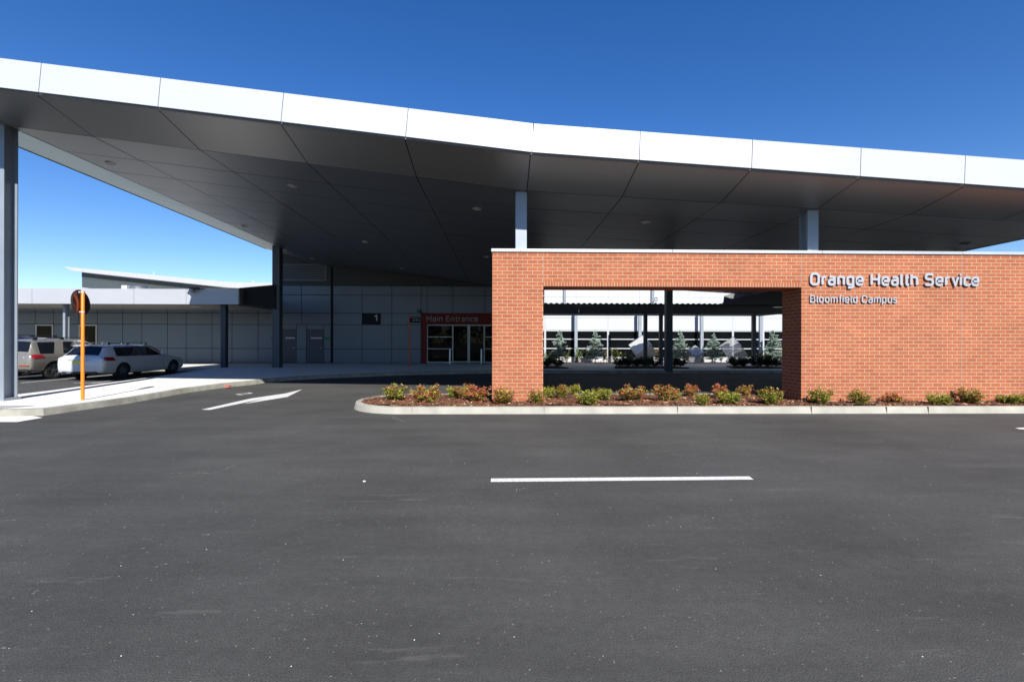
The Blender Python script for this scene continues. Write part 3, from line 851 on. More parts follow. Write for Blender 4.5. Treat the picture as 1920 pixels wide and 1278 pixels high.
# centre bay
xc = [XM(624.5), XM(678.7), XM(734.6), XM(789.5)]
panel_grid(lb, xc, [zb, z1_, z2_, z3_, z4_, z5_], YM)
xr = [XM(789.5), XM(800.6), XM(849), XM(909), XM(968), XM(1020), 2.1]
panel_grid(lb, xr, [z3_, z4_, z5_], YM)
BP(lb, 'cladding', M['cladding'])
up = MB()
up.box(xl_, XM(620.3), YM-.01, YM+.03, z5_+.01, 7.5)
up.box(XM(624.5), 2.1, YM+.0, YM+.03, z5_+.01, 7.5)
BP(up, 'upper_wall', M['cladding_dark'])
lv = MB()
lx0, lx1, lz0, lz1 = XM(529), XM(612.5), ZM(526), ZM(495)
f_ = .05
lv.box(lx0, lx1, YM-.06, YM-.012, lz0, lz0+f_); lv.box(lx0, lx1, YM-.06, YM-.012, lz1-f_, lz1)
lv.box(lx0, lx0+f_, YM-.06, YM-.012, lz0+f_, lz1-f_); lv.box(lx1-f_, lx1, YM-.06, YM-.012, lz0+f_, lz1-f_)
nb = 9
for k in range(nb):
    z = lz0+f_+(lz1-lz0-2*f_)*(k+.5)/nb
    lv.slab([(lx0+f_, YM-.055, z-.045), (lx1-f_, YM-.055, z-.045), (lx1-f_, YM-.055, z-.020), (lx0+f_, YM-.055, z-.020)], (0, .035, .045))
BP(lv, 'louvre_vent', M['lip'])
# doors
for (x0, x1) in ((xd[1], xd[2]), (xd[3], xd[4])):
    b = MB(); b.box(x0+.02, x1-.02, YM+.015, YM+.034, zb+.02, zdt); dr = BP(b, 'door', M['door'])
    w = x1-x0
    b = MB(); b.box(x0+w*.25, x1-w*.12, YM+.002, YM+.013, ZM(634.8), ZM(632.0)); b.build('door_sign', M['whiteframe'], parent=dr)
    b = MB(); b.tube((x1-.12*w, YM-.03, zb+1.0), (x1-.12*w-.12, YM-.03, zb+1.0), .012, 8); b.tube((x1-.12*w, YM-.03, zb+1.0), (x1-.12*w, YM+.014, zb+1.0), .012, 8)
    b.build('handle', M['steel'], parent=dr)
# red portal
pt = MB()
px0, px1 = XM(790, YM-.18), XM(1012, YM-.18)
zpt, zpb = ZM(586.5, 800, YM-.18), ZM(608.3, 800, YM-.18)
pt.box(px0, px1, YM-.18, YM-.003, zpb, zpt)
xi = XM(800.3, YM-.18)
pt.box(px0, xi, YM-.18, YM-.003, zb, zpb-.001)
pt.box(px1-.35, px1, YM-.18, YM-.003, zb, zpb-.001)
BP(pt, 'entrance_portal', M['portal'])
# glazing
YG = YM-.10
def XG(px): return XM(px, YG)
def ZG(py): return ZM(py, 850, YG)
gl = MB(); gl.box(xi+.01, px1-.36, YG+.03, YG+.05, zb+.02, zpb-.01)
glo = BP(gl, 'entrance_glazing', M['glass'])
fr = MB()
def hbar(x0, x1, zc_, h): fr.box(x0, x1, YG-.02, YG+.025, zc_-h/2, zc_+h/2)
def vbar(xc_, w, z0=zb+.02, z1=zpb-.01, dy=0): fr.box(xc_-w/2, xc_+w/2, YG-.025-dy, YG+.026, z0, z1)
hbar(xi, px1-.36, ZG(609.3), .08)
for a_, b_ in ((800.5,849), (908,960)):
    for py in (631.5, 653.7): hbar(XG(a_), XG(b_), ZG(py), .05)
    hbar(XG(a_), XG(b_), ZG(679), .09)
hbar(XG(850), XG(908), ZG(678.3), .09)
for px, w in ((801.3,.07),(849,.08),(879,.16),(908,.08),(960,.08)): vbar(XG(px), w)
fr.box(XG(879)-.14, XG(879)+.14, YG-.07, YG-.03, ZG(610.5), ZG(607.8))
BP(fr, 'glazing_frame', M['whiteframe'])
# signs on it
def sign_letters(text, x0, x1, z0, cap, y, dep, sw, m, lab):
    t_ = thing('sign_lettering', lab, 'sign lettering', ((x0+x1)/2, y, z0))
    lettering(text, x0, x1, z0, cap, y, dep, sw, m, t_, t_.location); return t_
ye = YM-.18-.03
sign_letters('Main Entrance', XM(799.3,ye), XM(896,ye), ZM(602.8,850,ye), ZM(592,850,ye)-ZM(602.8,850,ye), ye, .028, .14, M['letter_dim'], 'thin grey lettering on the red band over the glass doors')
s1 = thing('wall_sign', 'black rectangular sign with white numeral one on the grey cladding', 'sign', (XM(696), YM, ZM(608)))
b = MB(); ys_ = YM-.06; b.box(XM(678.5,ys_), XM(713,ys_), ys_, YM-.003, ZM(608,700,ys_), ZM(587,700,ys_)); o = b.build('panel', M['signblack'], parent=s1); o.location = -Vector(s1.location)
lettering('1', XM(701,ys_), XM(707.5,ys_), ZM(602.2,700,ys_), ZM(589.8,700,ys_)-ZM(602.2,700,ys_), ys_-.012, .011, .19, M['fascia'], s1, s1.location)
b = MB(); b.box(XM(608.3), XM(620), YM-.012, YM-.002, ZM(637), ZM(631.3)); tag(b.build('wall_sign', M['green']), 'small green sign beside the right hand grey door', 'sign')
b = MB(); b.box(XM(509.5), XM(515), YM-.05, YM-.002, ZM(638), ZM(631.5)); tag(b.build('wall_sign', M['shadegrey']), 'small dark sign on the wing wall left of the tall column', 'sign')
# bollards
for px in (843.5, 902.5):
    p = PZ(px, 683.2, PZT)
    b = MB(); b.lathe([(0,0),(.05,0),(.05,.94),(.044,.965),(0,.97)], (0,0,0), (0,0,1), 16)
    b2 = MB(); b2.lathe([(.085,0),(.085,.012),(.051,.014)], (0,0,0), (0,0,1), 16)
    t_ = thing('bollard', 'slim steel bollard in front of the ' + ('left glass panel' if px < 870 else 'right edge of the sliding doors'), 'bollard', p, group='bollards at the entrance doors')
    b.build('post', M['steel'], parent=t_, smooth=True); b2.build('base_plate', M['steel'], parent=t_, smooth=True)
# finger sign post
p = PZ(767, 687.5, PZT); sgt = thing('sign_post', 'dark orange post carrying a small dark direction panel', 'sign', p)
b = MB(); b.tube((0,0,0), (0,0,ZM(589.5,767,p.y)-PZT), .045, 12); b.build('post', M['rust'], parent=sgt, smooth=True)
xs0 = XM(768.3,p.y)-p.x; xs1 = XM(790.2,p.y)-p.x
zq = [ZM(v,780,p.y)-PZT for v in (605,592.5)]
b = MB(); b.box(xs0, xs1, -.03, .03, zq[0], zq[1]); pnl = b.build('panel', M['signblack'], parent=sgt)
b = MB(); b.box(xs0, xs1, -.031, -.029, zq[1]-.13, zq[1]); b.build('header_band', M['shadegrey'], parent=sgt)
tmp = thing('x', '', '', (0,0,0)); bpy.data.objects.remove(tmp)
lettering('3-17-A', xs0+.16, xs1-.04, zq[0]+.06, .15, -.04, .01, .2, M['letter_dim'], sgt, (0,0,0))
b = MB(); q = PY(785.5, 583.5, YM-.45)
b.tube((q.x+.1, YM-.01, q.z-.1), (q.x, q.y, q.z-.02), .025, 8); b.box(q.x-.14, q.x+.10, q.y-.06, q.y+.06, q.z-.07, q.z+.10)
tag(b.build('security_camera', M['shadegrey']), 'small security camera on a bracket above the corner of the red surround', 'camera')

# ============================================================ LEFT WING
wing = thing('side_wing', 'long low grey panelled wing with a pale fascia and covered walkway', 'building', (-24, 28, PZT))
def WG(mb, name, m, **k):
    o = mb.build(name, m, **k); o.parent = wing; o.location = -Vector(wing.location); return o
YWF = 25.6
XWL = -38.0
xw1 = PY(447, 555, YWF).x
zft, zfb = PY(200,541,YWF).z, PY(200,569.5,YWF).z
jx = [XM(px) for px in (-60,0,66,100.5,147,182.5,230,266,314,349,397.5,435,484)] + [xl_]
jx = [XWL, XM(-120)] + jx
wz = [zb, ZM(652.5,200), ZM(607.5,200), ZM(586,200), zfb+.15]
wn = (XM(67.5), XM(98), ZM(640,80), ZM(610,80)); wd = (XM(151), XM(180.5), zb, ZM(610,160))
wp = MB()
for i in range(len(jx)-1):
    for j in range(len(wz)-1):
        x0, x1, z0, z1 = jx[i], jx[i+1], wz[j], wz[j+1]
        cx = (x0+x1)/2
        if wd[0] < cx < wd[1] and j < 2: continue
        if wn[0] < cx < wn[1] and j == 1: continue
        wp.box(x0+.017, x1-.017, YM, YM+.03, z0+.017, z1-.017)
WG(wp, 'cladding', M['cladding'])
b = MB(); b.box(XWL, xl_, YM+.035, YM+8, 0, zft-.1); WG(b, 'backing_wall', M['joint'])
for (x0, x1, z0, z1), nm in ((wn, 'window'), (wd, 'door')):
    x0 = jx[min(range(len(jx)), key=lambda k: abs(jx[k]-x0))]+.02; x1 = jx[min(range(len(jx)), key=lambda k: abs(jx[k]-x1))]-.02
    if nm == 'window': z0 = wz[1]+.02
    z1 = wz[2]-.03
    b = MB(); b.box(x0+.08, x1-.08, YM+.01, YM+.034, z0, z1-.08); o = WG(b, nm, M['glass'])
    f = MB(); f.box(x0, x0+.08, YM-.02, YM+.03, z0, z1); f.box(x1-.08, x1, YM-.02, YM+.03, z0, z1); f.box(x0+.08, x1-.08, YM-.02, YM+.03, z1-.08, z1)
    f.build('frame', M['whiteframe'], parent=o)
fx_ = [XWL, PY(-180,555,YWF).x, PY(60,555,YWF).x, PY(251,555,YWF).x, PY(349,555,YWF).x, xw1]
b = MB()
for i in range(len(fx_)-1): b.box(fx_[i]+.008, fx_[i+1]-.008, YWF, YWF+.05, zfb, zft)
WG(b, 'fascia', M['wingfascia'])
b = MB(); b.box(XWL, xw1, YWF+.051, YWF+.09, zfb+.02, zft-.02); b.box(xw1+.002, xw1+.05, YWF, YWF+3, zfb, zft); WG(b, 'fascia_trim', M['lip'])
b = MB(); b.box(XWL, xl_, YWF+.10, YM-.002, zfb+.05, zfb+.12); WG(b, 'soffit', M['wingsoffit'])
b = MB(); b.box(XWL, xl_, YWF+.09, YM+8, zft-.12, zft-.02); WG(b, 'roof', M['roofpale'])
for px in (105, 367, -90):
    q = PY(px, 577, 28.3); b = MB(); b.box(q.x-.3, q.x+.3, 28.2, 28.5, zfb+.03, zfb+.06); WG(b, 'downlight', M['fascia'])
q = PY(124, 650, 26.3); b = MB(); icol(b, q.x, 26.3, zfb+.06, w=.12, d=.26, z0=.15); WG(b, 'column', M['column'])
q = PY(420, 689, 26.2); b = MB(); b.box(q.x-.13, q.x+.13, 26.1, 26.36, .15, zfb+.06); WG(b, 'column', M['walkblue'])
# dark link between the wing and the tall column
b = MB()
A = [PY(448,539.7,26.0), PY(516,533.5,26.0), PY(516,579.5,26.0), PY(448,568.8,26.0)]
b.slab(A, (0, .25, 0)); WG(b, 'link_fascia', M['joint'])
# small things on the wing roof
q = PY(253, 541, 26.4); t_ = thing('roof_vent', 'round silver vent with a white side box on the wing roof edge', 'vent', (q.x, 26.6, zft-.02))
b = MB(); b.lathe([(.0,0),(.42,0),(.46,.10),(.46,.20),(.40,.27),(.0,.28)], (.1,0,0), (0,0,1), 24); b.build('cap', M['steel'], parent=t_, smooth=True)
b = MB(); b.box(-.52, -.22, -.46, -.2, .05, .26); b.build('side_box', M['fascia'], parent=t_)
q = PY(165, 540, 26.4); t_ = thing('roof_vent', 'flat low silver vent on the wing roof above the convex mirror', 'vent', (q.x, 26.8, zft-.02))
b = MB(); b.lathe([(.0,0),(.40,0),(.42,.05),(.30,.11),(.0,.12)], (0,0,0), (0,0,1), 24); b.build('cap', M['steel'], parent=t_, smooth=True)
q = PY(357, 542, YWF-.3); t_ = thing('floodlight', 'small dark floodlight arm with a white dome on the wing fascia', 'lamp', (q.x, YWF-.02, q.z))
b = MB(); b.box(-.28, .34, -.32, -.02, .02, .09); b.tube((0, 0, .05), (.25, .5, .10), .03, 8); b.build('arm', M['carblack'], parent=t_)
b = MB(); b.lathe([(.0,-.16),(.10,-.13),(.15,-.05),(.15,.018),(0,.018)], (-.05,-.17,0), (0,0,1), 16); b.build('dome', M['fascia'], parent=t_, smooth=True)

# ============================================================ ROOF BUILDING BEHIND
rb = thing('skillion_building', 'rear building with a pale sloping roof rising above the low wing', 'building', (PY(250,540,40).x, 40, 0))
def RBp(mb, name, m):
    o = mb.build(name, m); o.parent = rb; o.location = -Vector(rb.location); return o
def c8(x, y, Y): return PY(100+x/4.571, 480+y/4.571, Y)
b = MB(); b.slab([c8(92,90,38.5), c8(250,105,38.5), c8(1500,222,38.5), c8(1960,232,38.5), c8(1960,262,38.5), c8(1600,274,38.5), c8(1500,270,38.5), c8(243,137,38.5), c8(145,122,38.5)], (0, 9, 0)); RBp(b, 'roof', M['roofpale'])
b = MB(); b.slab([c8(245,137,40), c8(1510,272,40), c8(1510,400,40), c8(245,400,40)], (0, 6, 0)); RBp(b, 'wall', M['cream'])
b = MB(); b.slab([c8(243,136,39.9), c8(1520,271,39.9), c8(1420,272,39.9), c8(1100,270,39.9), c8(243,178,39.9)], (0, .05, 0)); RBp(b, 'eave_shadow', M['shadegrey'])  # dark strip standing in for the shadow under the eave
for x in (864, 1715):
    q = c8(x, 160 if x < 1000 else 232, 41); b = MB(); b.tube((q.x, 41, q.z-.4), (q.x, 41, q.z+.25), .05, 8); RBp(b, 'roof_pipe', M['fascia'])

# ============================================================ COURTYARD BUILDING
YC2 = 37.0
cw = thing('courtyard_building', 'white walled building with dark horizontal windows beyond the courtyard', 'building', (9, YC2, 0))
def CW(mb, name, m, parent=None, **k):
    o = mb.build(name, m, **k); o.parent = parent or cw
    o.location = -Vector(cw.location) if parent is None else Vector((0,0,0)); return o
def XC(px, y=YC2): return PY(px, 620, y).x
def ZC(py, y=YC2): return PY(1240, py, y).z
zwt, zwb, zm1, zm2 = ZC(619.5), ZC(670.5), ZC(636), ZC(653.3)
xv = [XC(v) for v in (905, 963, 1022, 1080, 1140, 1199, 1257, 1314, 1374, 1431, 1490, 1550, 1610)]
b = MB(); b.box(xv[0], xv[-1], YC2+.25, YC2+.6, 0, 8.0); CW(b, 'backing_wall', M['joint'])
b = MB()
for i in range(len(xv)-1):
    b.box(xv[i]+.006, xv[i+1]-.006, YC2, YC2+.2, zwt+.02, ZC(596.5)); b.box(xv[i]+.006, xv[i+1]-.006, YC2, YC2+.2, ZC(596.5)+.012, ZC(575))
    b.box(xv[i]+.006, xv[i+1]-.006, YC2, YC2+.2, ZC(575)+.012, ZC(557.5)); b.box(xv[i]+.006, xv[i+1]-.006, YC2, YC2+.2, ZC(557.5)+.012, 8.0)
CW(b, 'cladding', M['whitewall'])
b = MB(); b.box(xv[0], xv[-1], YC2-.02, YC2+.2, 0, zwb-.03); CW(b, 'plinth', M['whitewall'])
for i in range(len(xv)-1):
    b = MB(); b.box(xv[i]+.05, xv[i+1]-.05, YC2+.08, YC2+.1, zwb, zwt); w = CW(b, 'window', M['glass'])
    f = MB(); x0, x1 = xv[i], xv[i+1]
    f.box(x0, x0+.07, YC2-.03, YC2+.10, zwb-.025, zwt+.015); f.box(x1-.07, x1-.002, YC2-.03, YC2+.10, zwb-.025, zwt+.015)
    for z, h in ((zwt-.035, .07), (zm1, .07), (zm2, .07), (zwb+.02, .07)): f.box(x0+.07, x1-.07, YC2-.025, YC2+.08, z-h/2, z+h/2)
    f.build('frame', M['fascia'], parent=w)
for px in (1080, 1200, 1316, 1427):
    b = MB(); x = XC(px, 36.3); b.box(x-.11, x+.11, 36.25, 36.45, 0, 4.0); CW(b, 'post', M['column'])
for px, w in ((1058, .10), (1223, .12)):
    b = MB(); x = PY(px, 560, 30.6).x; b.tube((x, 30.6, 3.7), (x, 30.6, 7), w, 12); CW(b, 'downpipe', M['column'], smooth=True)
t_ = None
# covered walkway in front of it
YV = 29.0
wk = thing('covered_walkway', 'low covered walkway with dark corrugated roof edge in front of the courtyard', 'walkway', (9, YV, PZT))
def WK(mb, name, m, **k):
    o = mb.build(name, m, **k); o.parent = wk; o.location = -Vector(wk.location); return o
def ZV(py): return PY(1240, py, YV).z
xk0, xk1 = 2.3, 17.0
b = MB(); nseg = 340; amp = .035; zt = ZV(569.5); vs = []; fs = []
for k in range(nseg+1):
    x = xk0 + (xk1-xk0)*k/nseg; dz = amp*math.cos(2*math.pi*x/.33)
    vs += [(x, YV-.18, zt+dz), (x, YV+2.7, zt-.12+dz), (x, YV+2.7, zt-.13+dz-.03), (x, YV-.18, zt+dz-.04)]
for k in range(nseg):
    a_ = k*4; fs += [(a_, a_+4, a_+5, a_+1), (a_+3, a_+2, a_+6, a_+7), (a_, a_+3, a_+7, a_+4), (a_+1, a_+5, a_+6, a_+2)]
b.add(vs, fs); WK(b, 'roof', M['roofdark'])
b = MB(); b.box(xk0, xk1, YV-.12, YV-.02, ZV(574.8), ZV(571.5)-.02); WK(b, 'gutter', M['roofdark'])
b = MB(); fxs = [xk0]+[PY(v,580,YV).x for v in (1085.5,1165,1243,1323,1401,1480,1560)]
for i in range(len(fxs)-1): b.box(fxs[i]+.006, fxs[i+1]-.006, YV, YV+.05, ZV(588.5), ZV(575.2))
WK(b, 'fascia', M['walkblue'])
b = MB(); b.box(xk0, xk1, YV+.06, YV+2.5, ZV(588.5)+.02, ZV(588.5)+.08); WK(b, 'soffit', M['wingsoffit'])
for px in (1210.5, 1239.5, 1414):
    b = MB(); q = PY(px, 684, YV+.1); b.box(q.x-.10, q.x+.10, YV+.06, YV+.26, PZT, ZV(588.5)+.02); WK(b, 'post', M['walkblue'])
q = PY(1230, 560, 30.2)
t_ = thing('oval_sign', 'small oval sign on a short stalk above the walkway roof', 'sign', (q.x, 30.2, zt-.05))
b = MB(); b.tube((0,0,0), (0,0,.25), .03, 8); b.build('stalk', M['steel'], parent=t_)
b = MB()
for k in range(16):
    a0, a1 = 2*math.pi*k/16, 2*math.pi*(k+1)/16
    b.tube((.075*math.cos(a0), 0, .42+.12*math.sin(a0)), (.075*math.cos(a1), 0, .42+.12*math.sin(a1)), .022, 6)
b.build('ring', M['shadegrey'], parent=t_)
# dark angular roof right of the walkway
sc_ = thing('skillion_canopy', 'dark angular blue grey roof showing in the upper right of the wall opening', 'canopy', PY(1410, 572, 28.8))
def SC(mb, name, m):
    o = mb.build(name, m); o.parent = sc_; o.location = -Vector(sc_.location); return o
b = MB(); b.slab([PY(1358,555,28.8), PY(1373,561,28.8), PY(1432,545,28.8), PY(1500,528,28.8), PY(1540,528,28.8), PY(1540,571,28.8), PY(1356,571,28.8)], (0,.04,0)); SC(b, 'fascia', M['walkblue'])
b = MB(); b.slab([PY(1358,554.6,28.85), PY(1386,545,28.85), PY(1440,530,28.85), PY(1500,520,28.85), PY(1540,520,28.85), PY(1540,550,28.85), PY(1432,556,28.85), PY(1373,561,28.85)], (0, .1, 0)); SC(b, 'soffit', M['lip'])
b = MB(); b.box(14.3, 26, 23, 28.7, 5.2, 5.45); b.box(14.3, 26, 16.2, 23.1, 4.30, 4.52); b.box(14.3, 26, 23.0, 23.1, 4.53, 5.19); SC(b, 'roof', M['roofpale'])  # unseen slabs behind the brick wall, added to shade path and walkway
for x_, y_, z_ in ((16, 16.6, 4.3), (25.5, 16.6, 4.3), (25.5, 28.3, 5.2), (18.5, 28.3, 5.2)):
    b = MB(); b.box(x_-.12, x_+.12, y_-.12, y_+.12, 0, z_-.001); SC(b, 'post', M['column_shaded'])  # posts added to carry the unseen shading slabs
b = MB(); q = PY(1358, 570, 29.6); b.lathe([(0,.24),(.10,.22),(.15,.12),(.15,0),(0,0)], (q.x, 29.6, zt-.06), (0,0,1), 16)
tag(b.build('roof_cowl', M['fascia'], smooth=True), 'small white round cowl on the walkway roof at the dark angular roof', 'vent')

# mesh cube sculptures
def cube_sculpture(px, pyt, pyb, Y, wpx, tilt, rz, lab):
    bot = PY(px, pyb, Y); topp = PY(px, pyt, Y)
    h = topp.z-bot.z; e = h/1.732*1.0
    Rm = Matrix.Rotation(rz, 3, 'Z') @ Matrix.Rotation(tilt, 3, 'Y') @ Matrix.Rotation(math.atan(1/math.sqrt(2)), 3, 'X') @ Matrix.Rotation(R(45), 3, 'Y')
    V = [Rm @ Vector((x, y, z))*e for x in (-.5,.5) for y in (-.5,.5) for z in (-.5,.5)]
    zmin = min(v.z for v in V); off = Vector((0, 0, -zmin))
    t_ = thing('cube_sculpture', lab, 'sculpture', (bot.x, Y, bot.z), group='steel mesh cubes standing on a corner')
    V = [v+off for v in V]
    F = [(0,1,3,2),(4,6,7,5),(0,4,5,1),(2,3,7,6),(0,2,6,4),(1,5,7,3)]
    b = MB(); b.add(V, F); b.build('mesh_panel', M['screen_dense' if px == 1205 else 'screen'], parent=t_)
    b = MB()
    for a_, c_ in ((0,1),(0,2),(0,4),(1,3),(1,5),(2,3),(2,6),(3,7),(4,5),(4,6),(5,7),(6,7)): b.tube(V[a_], V[c_], .02, 6)
    b.build('frame', M['steel'], parent=t_)
cube_sculpture(1205, 628, 683, 35.0, 50, .0, .35, 'white steel mesh cube on its corner behind the walkway posts')
cube_sculpture(1302, 646, 684, 35.0, 36, .25, .9, 'smallest steel mesh cube, low between two blue spruces')
cube_sculpture(1375, 631, 683, 34.6, 55, .0, .12, 'grey see-through mesh cube left of the right walkway post')

# ============================================================ PLANTS
def leaf(mb, c, d, size, wid, up=None):
    d = d.normalized(); s_ = d.cross(Vector((rp.uniform(-1,1), rp.uniform(-1,1), rp.uniform(-1,1))))
    if s_.length < 1e-4: s_ = Vector((1,0,0))
    s_.normalize(); nrm = d.cross(s_)*size*.12
    mb.add([c, c+d*size*.5+s_*wid, c+d*size-nrm, c+d*size*.5-s_*wid], [(0,1,2,3)])
def make_bush(seed, w, h, mix):
    """nandina: many stems from the base, each ending in sprays of small pointed leaves"""
    global rp
    rp = random.Random(seed)
    fo = MB(); stm = MB()
    mats = [M['leafg'], M['leafy'], M['leafr'], M['leafo'], M['leafd']]
    nst = 24
    for k in range(nst):
        a_ = rp.uniform(0, 6.28); rr = math.sqrt(rp.random())
        hh = h*(rp.uniform(.55, 1.0))*(1-.35*rr*rr); tipx = rr*w*.5*rp.uniform(.75, 1.1)
        tip = Vector((math.cos(a_)*tipx, math.sin(a_)*tipx, hh)); base = Vector((math.cos(a_)*w*.06, math.sin(a_)*w*.06, 0))
        mid = base.lerp(tip, .5)+Vector((0,0,h*.08)); stm.tube(base, mid, .006, 4); stm.tube(mid, tip, .004, 4)
        ncl = 7
        for q_ in range(ncl):
            t_ = .22+.78*(q_/(ncl-1))
            p = (base.lerp(mid, t_*2) if t_ < .5 else mid.lerp(tip, t_*2-1))
            out_ = Vector((p.x, p.y, 0)); outn = out_.normalized() if out_.length > .01 else Vector((0,0,1))
            p = p + outn*rp.uniform(0, .05) + Vector((rp.gauss(0,.025), rp.gauss(0,.025), rp.gauss(0,.02)))
            tn = p.z/h
            for l_ in range(12):
                x_ = rp.random()
                warm = mix[2]*(.4+1.0*tn)
                if x_ < warm: fo.cur = 2 if rp.random() < .65 else 3
                elif x_ < warm+mix[1]*(.5+.6*tn): fo.cur = 1
                else: fo.cur = 0 if rp.random() < .7 else 4
                d = outn*rp.uniform(.0,1)+Vector((rp.uniform(-1,1), rp.uniform(-1,1), rp.uniform(-.3,1.1)))
                leaf(fo, p+Vector((rp.gauss(0,.022), rp.gauss(0,.022), rp.gauss(0,.018))), d, rp.uniform(.035,.062), rp.uniform(.009,.015))
    r_ = thing('shrub', 'x', 'shrub')
    reg(r_, fo.build('foliage', mats, parent=r_)); reg(r_, stm.build('stem', M['bark'], parent=r_))
    return r_
protos = [make_bush(1, .50, .46, (.5, .45, .22)), make_bush(2, .56, .50, (.4, .30, .55)), make_bush(3, .50, .44, (.6, .6, .10)),
          make_bush(4, .46, .42, (.5, .2, .75)), make_bush(5, .52, .48, (.7, .35, .30))]
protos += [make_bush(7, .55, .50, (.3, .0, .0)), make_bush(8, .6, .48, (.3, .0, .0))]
for o_ in protos[5:]:  # far-path shrubs: the bed's shade is put into the leaf colour
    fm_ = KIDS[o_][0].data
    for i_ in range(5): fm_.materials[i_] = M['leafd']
pu = [False]*7
# px, base py, height px, proto, width factor, label
BU = [
 (741, 751, 36, 0, 1.0, 'green and red leafed shrub, first at the rounded end of the island'),
 (800, 757, 42, 1, 1.0, 'tall pinkish red shrub second from the rounded end of the island'),
 (851, 745, 28, 2, .8, 'small green shrub at the back kerb left of the brick pillar'),
 (869, 747, 31, 1, .9, 'green shrub tipped with red squeezed between two others left of the brick pillar'),
 (891, 752, 37, 3, 1.1, 'red leafed shrub directly left of the brick pillar edge'),
 (941, 757, 36, 1, 1.0, 'orange tinged shrub in front of the left edge of the brick pillar'),
 (1007, 757, 32, 4, .75, 'olive shrub at the lower right corner of the brick pillar'),
 (1029, 745, 28, 2, .75, 'green shrub just inside the wall opening beside the pillar'),
 (1053, 746, 30, 4, .8, 'dull olive shrub second inside the wall opening'),
 (1077, 739, 26, 2, .7, 'small deep green shrub at the back kerb in the wall opening'),
 (1104, 759, 40, 2, .85, 'bright yellow green shrub near the front kerb below the opening'),
 (1134, 748, 29, 2, .7, 'narrow dark green shrub beside the bright yellow green one'),
 (1186, 751, 33, 1, 1.15, 'wide shrub with red top and green right side in the middle of the bed'),
 (1247, 752, 36, 1, .95, 'pink and olive shrub left in the middle pair under the dark column'),
 (1264, 750, 26, 2, .75, 'low olive yellow shrub touching the right side of the pink one'),
 (1294, 742, 28, 3, .85, 'rosy shrub at the back kerb right of the dark column'),
 (1317, 759, 30, 2, .7, 'small upright green shrub near the front kerb in the right half of the opening'),
 (1348, 745, 32, 3, .85, 'pink topped shrub behind a green one in the right half of the opening'),
 (1367, 757, 33, 2, 1.05, 'lush green shrub in front of the pink topped one'),
 (1398, 744, 27, 1, .75, 'brownish pink shrub at the back kerb near the right end of the opening'),
 (1445, 758, 37, 0, 1.0, 'yellow and green shrub in front of the dark right reveal of the opening'),
 (1539, 758, 37, 0, .95, 'green shrub with yellow top right of the opening corner against the bricks'),
 (1612, 759, 34, 4, 1.0, 'reddish green shrub under the silver lettering'),
 (1659, 754, 28, 3, 1.0, 'purple red shrub against the bricks under the silver lettering'),
 (1760, 759, 30, 2, 1.1, 'spreading yellow green shrub left of the vertical wall joint'),
 (1804, 754, 34, 4, 1.0, 'taller olive shrub at the foot of the vertical wall joint'),
 (1869, 753, 26, 2, 1.2, 'low wide green shrub near the right end of the wall'),
 (1917, 755, 22, 4, .9, 'dark green shrub cut by the right edge of the view'),
]
def place_bush(x, y, z, hm, k, wf, lab, grp):
    if not pu[k]: o = protos[k]; pu[k] = True
    else: o = copy_tree(protos[k])
    s_ = hm/.50
    ws = hm/.50*wf*1.15
    o.location = (x, y, z); o.scale = (ws, ws, s_); o.rotation_euler = (0, 0, random.uniform(0, 6.28))
    tag(o, lab, 'shrub', grp); return o
for (px, py, hp, k, wf, lab) in BU:
    p = PZ(px, py, .145)
    if YW0-.28 < p.y < YW1+.25 and (bx0-.2 < p.x < bx1+.2 or p.x > bx2-.2):
        p.y = YW0-.30
    hm_ = hp*p.y/FPX
    place_bush(p.x, p.y, .13, hm_, k, wf, lab, 'low colourful shrubs in the island bed')
# shaded beds on the far path
ordn = ['first', 'second', 'third', 'fourth', 'fifth', 'sixth', 'seventh', 'eighth', 'ninth', 'tenth', 'eleventh', 'twelfth', 'thirteenth', 'fourteenth']
for bi, (x0p, x1p) in enumerate(((1012, 1066), (1152, 1292), (1374, 1480))):
    A_ = PZ(x0p, 690.5, PZT); B_ = PZ(x1p, 690.5, PZT)
    q = [Vector((A_.x, A_.y)), Vector((B_.x, A_.y)), Vector((B_.x-.5, A_.y+1.6)), Vector((A_.x+.4, A_.y+1.6))]
    b = MB(); b.slab([(v.x, v.y, PZT+.001) for v in q], (0, 0, .06))
    tag(b.build('garden_bed', M['mulch']), 'shaded planting bed on the covered path', 'garden bed', kind='structure')
wh = ('left bed', 'middle bed', 'right bed')
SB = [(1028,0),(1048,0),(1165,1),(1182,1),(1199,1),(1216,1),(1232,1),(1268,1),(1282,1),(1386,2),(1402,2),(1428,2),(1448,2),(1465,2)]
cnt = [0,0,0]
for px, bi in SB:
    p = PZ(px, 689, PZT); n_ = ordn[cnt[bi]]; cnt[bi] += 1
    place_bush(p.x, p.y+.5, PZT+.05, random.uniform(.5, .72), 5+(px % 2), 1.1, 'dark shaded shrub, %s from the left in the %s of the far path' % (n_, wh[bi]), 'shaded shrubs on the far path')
for i, u_ in enumerate(pu):
    if not u_: bpy.data.objects.remove(protos[i])

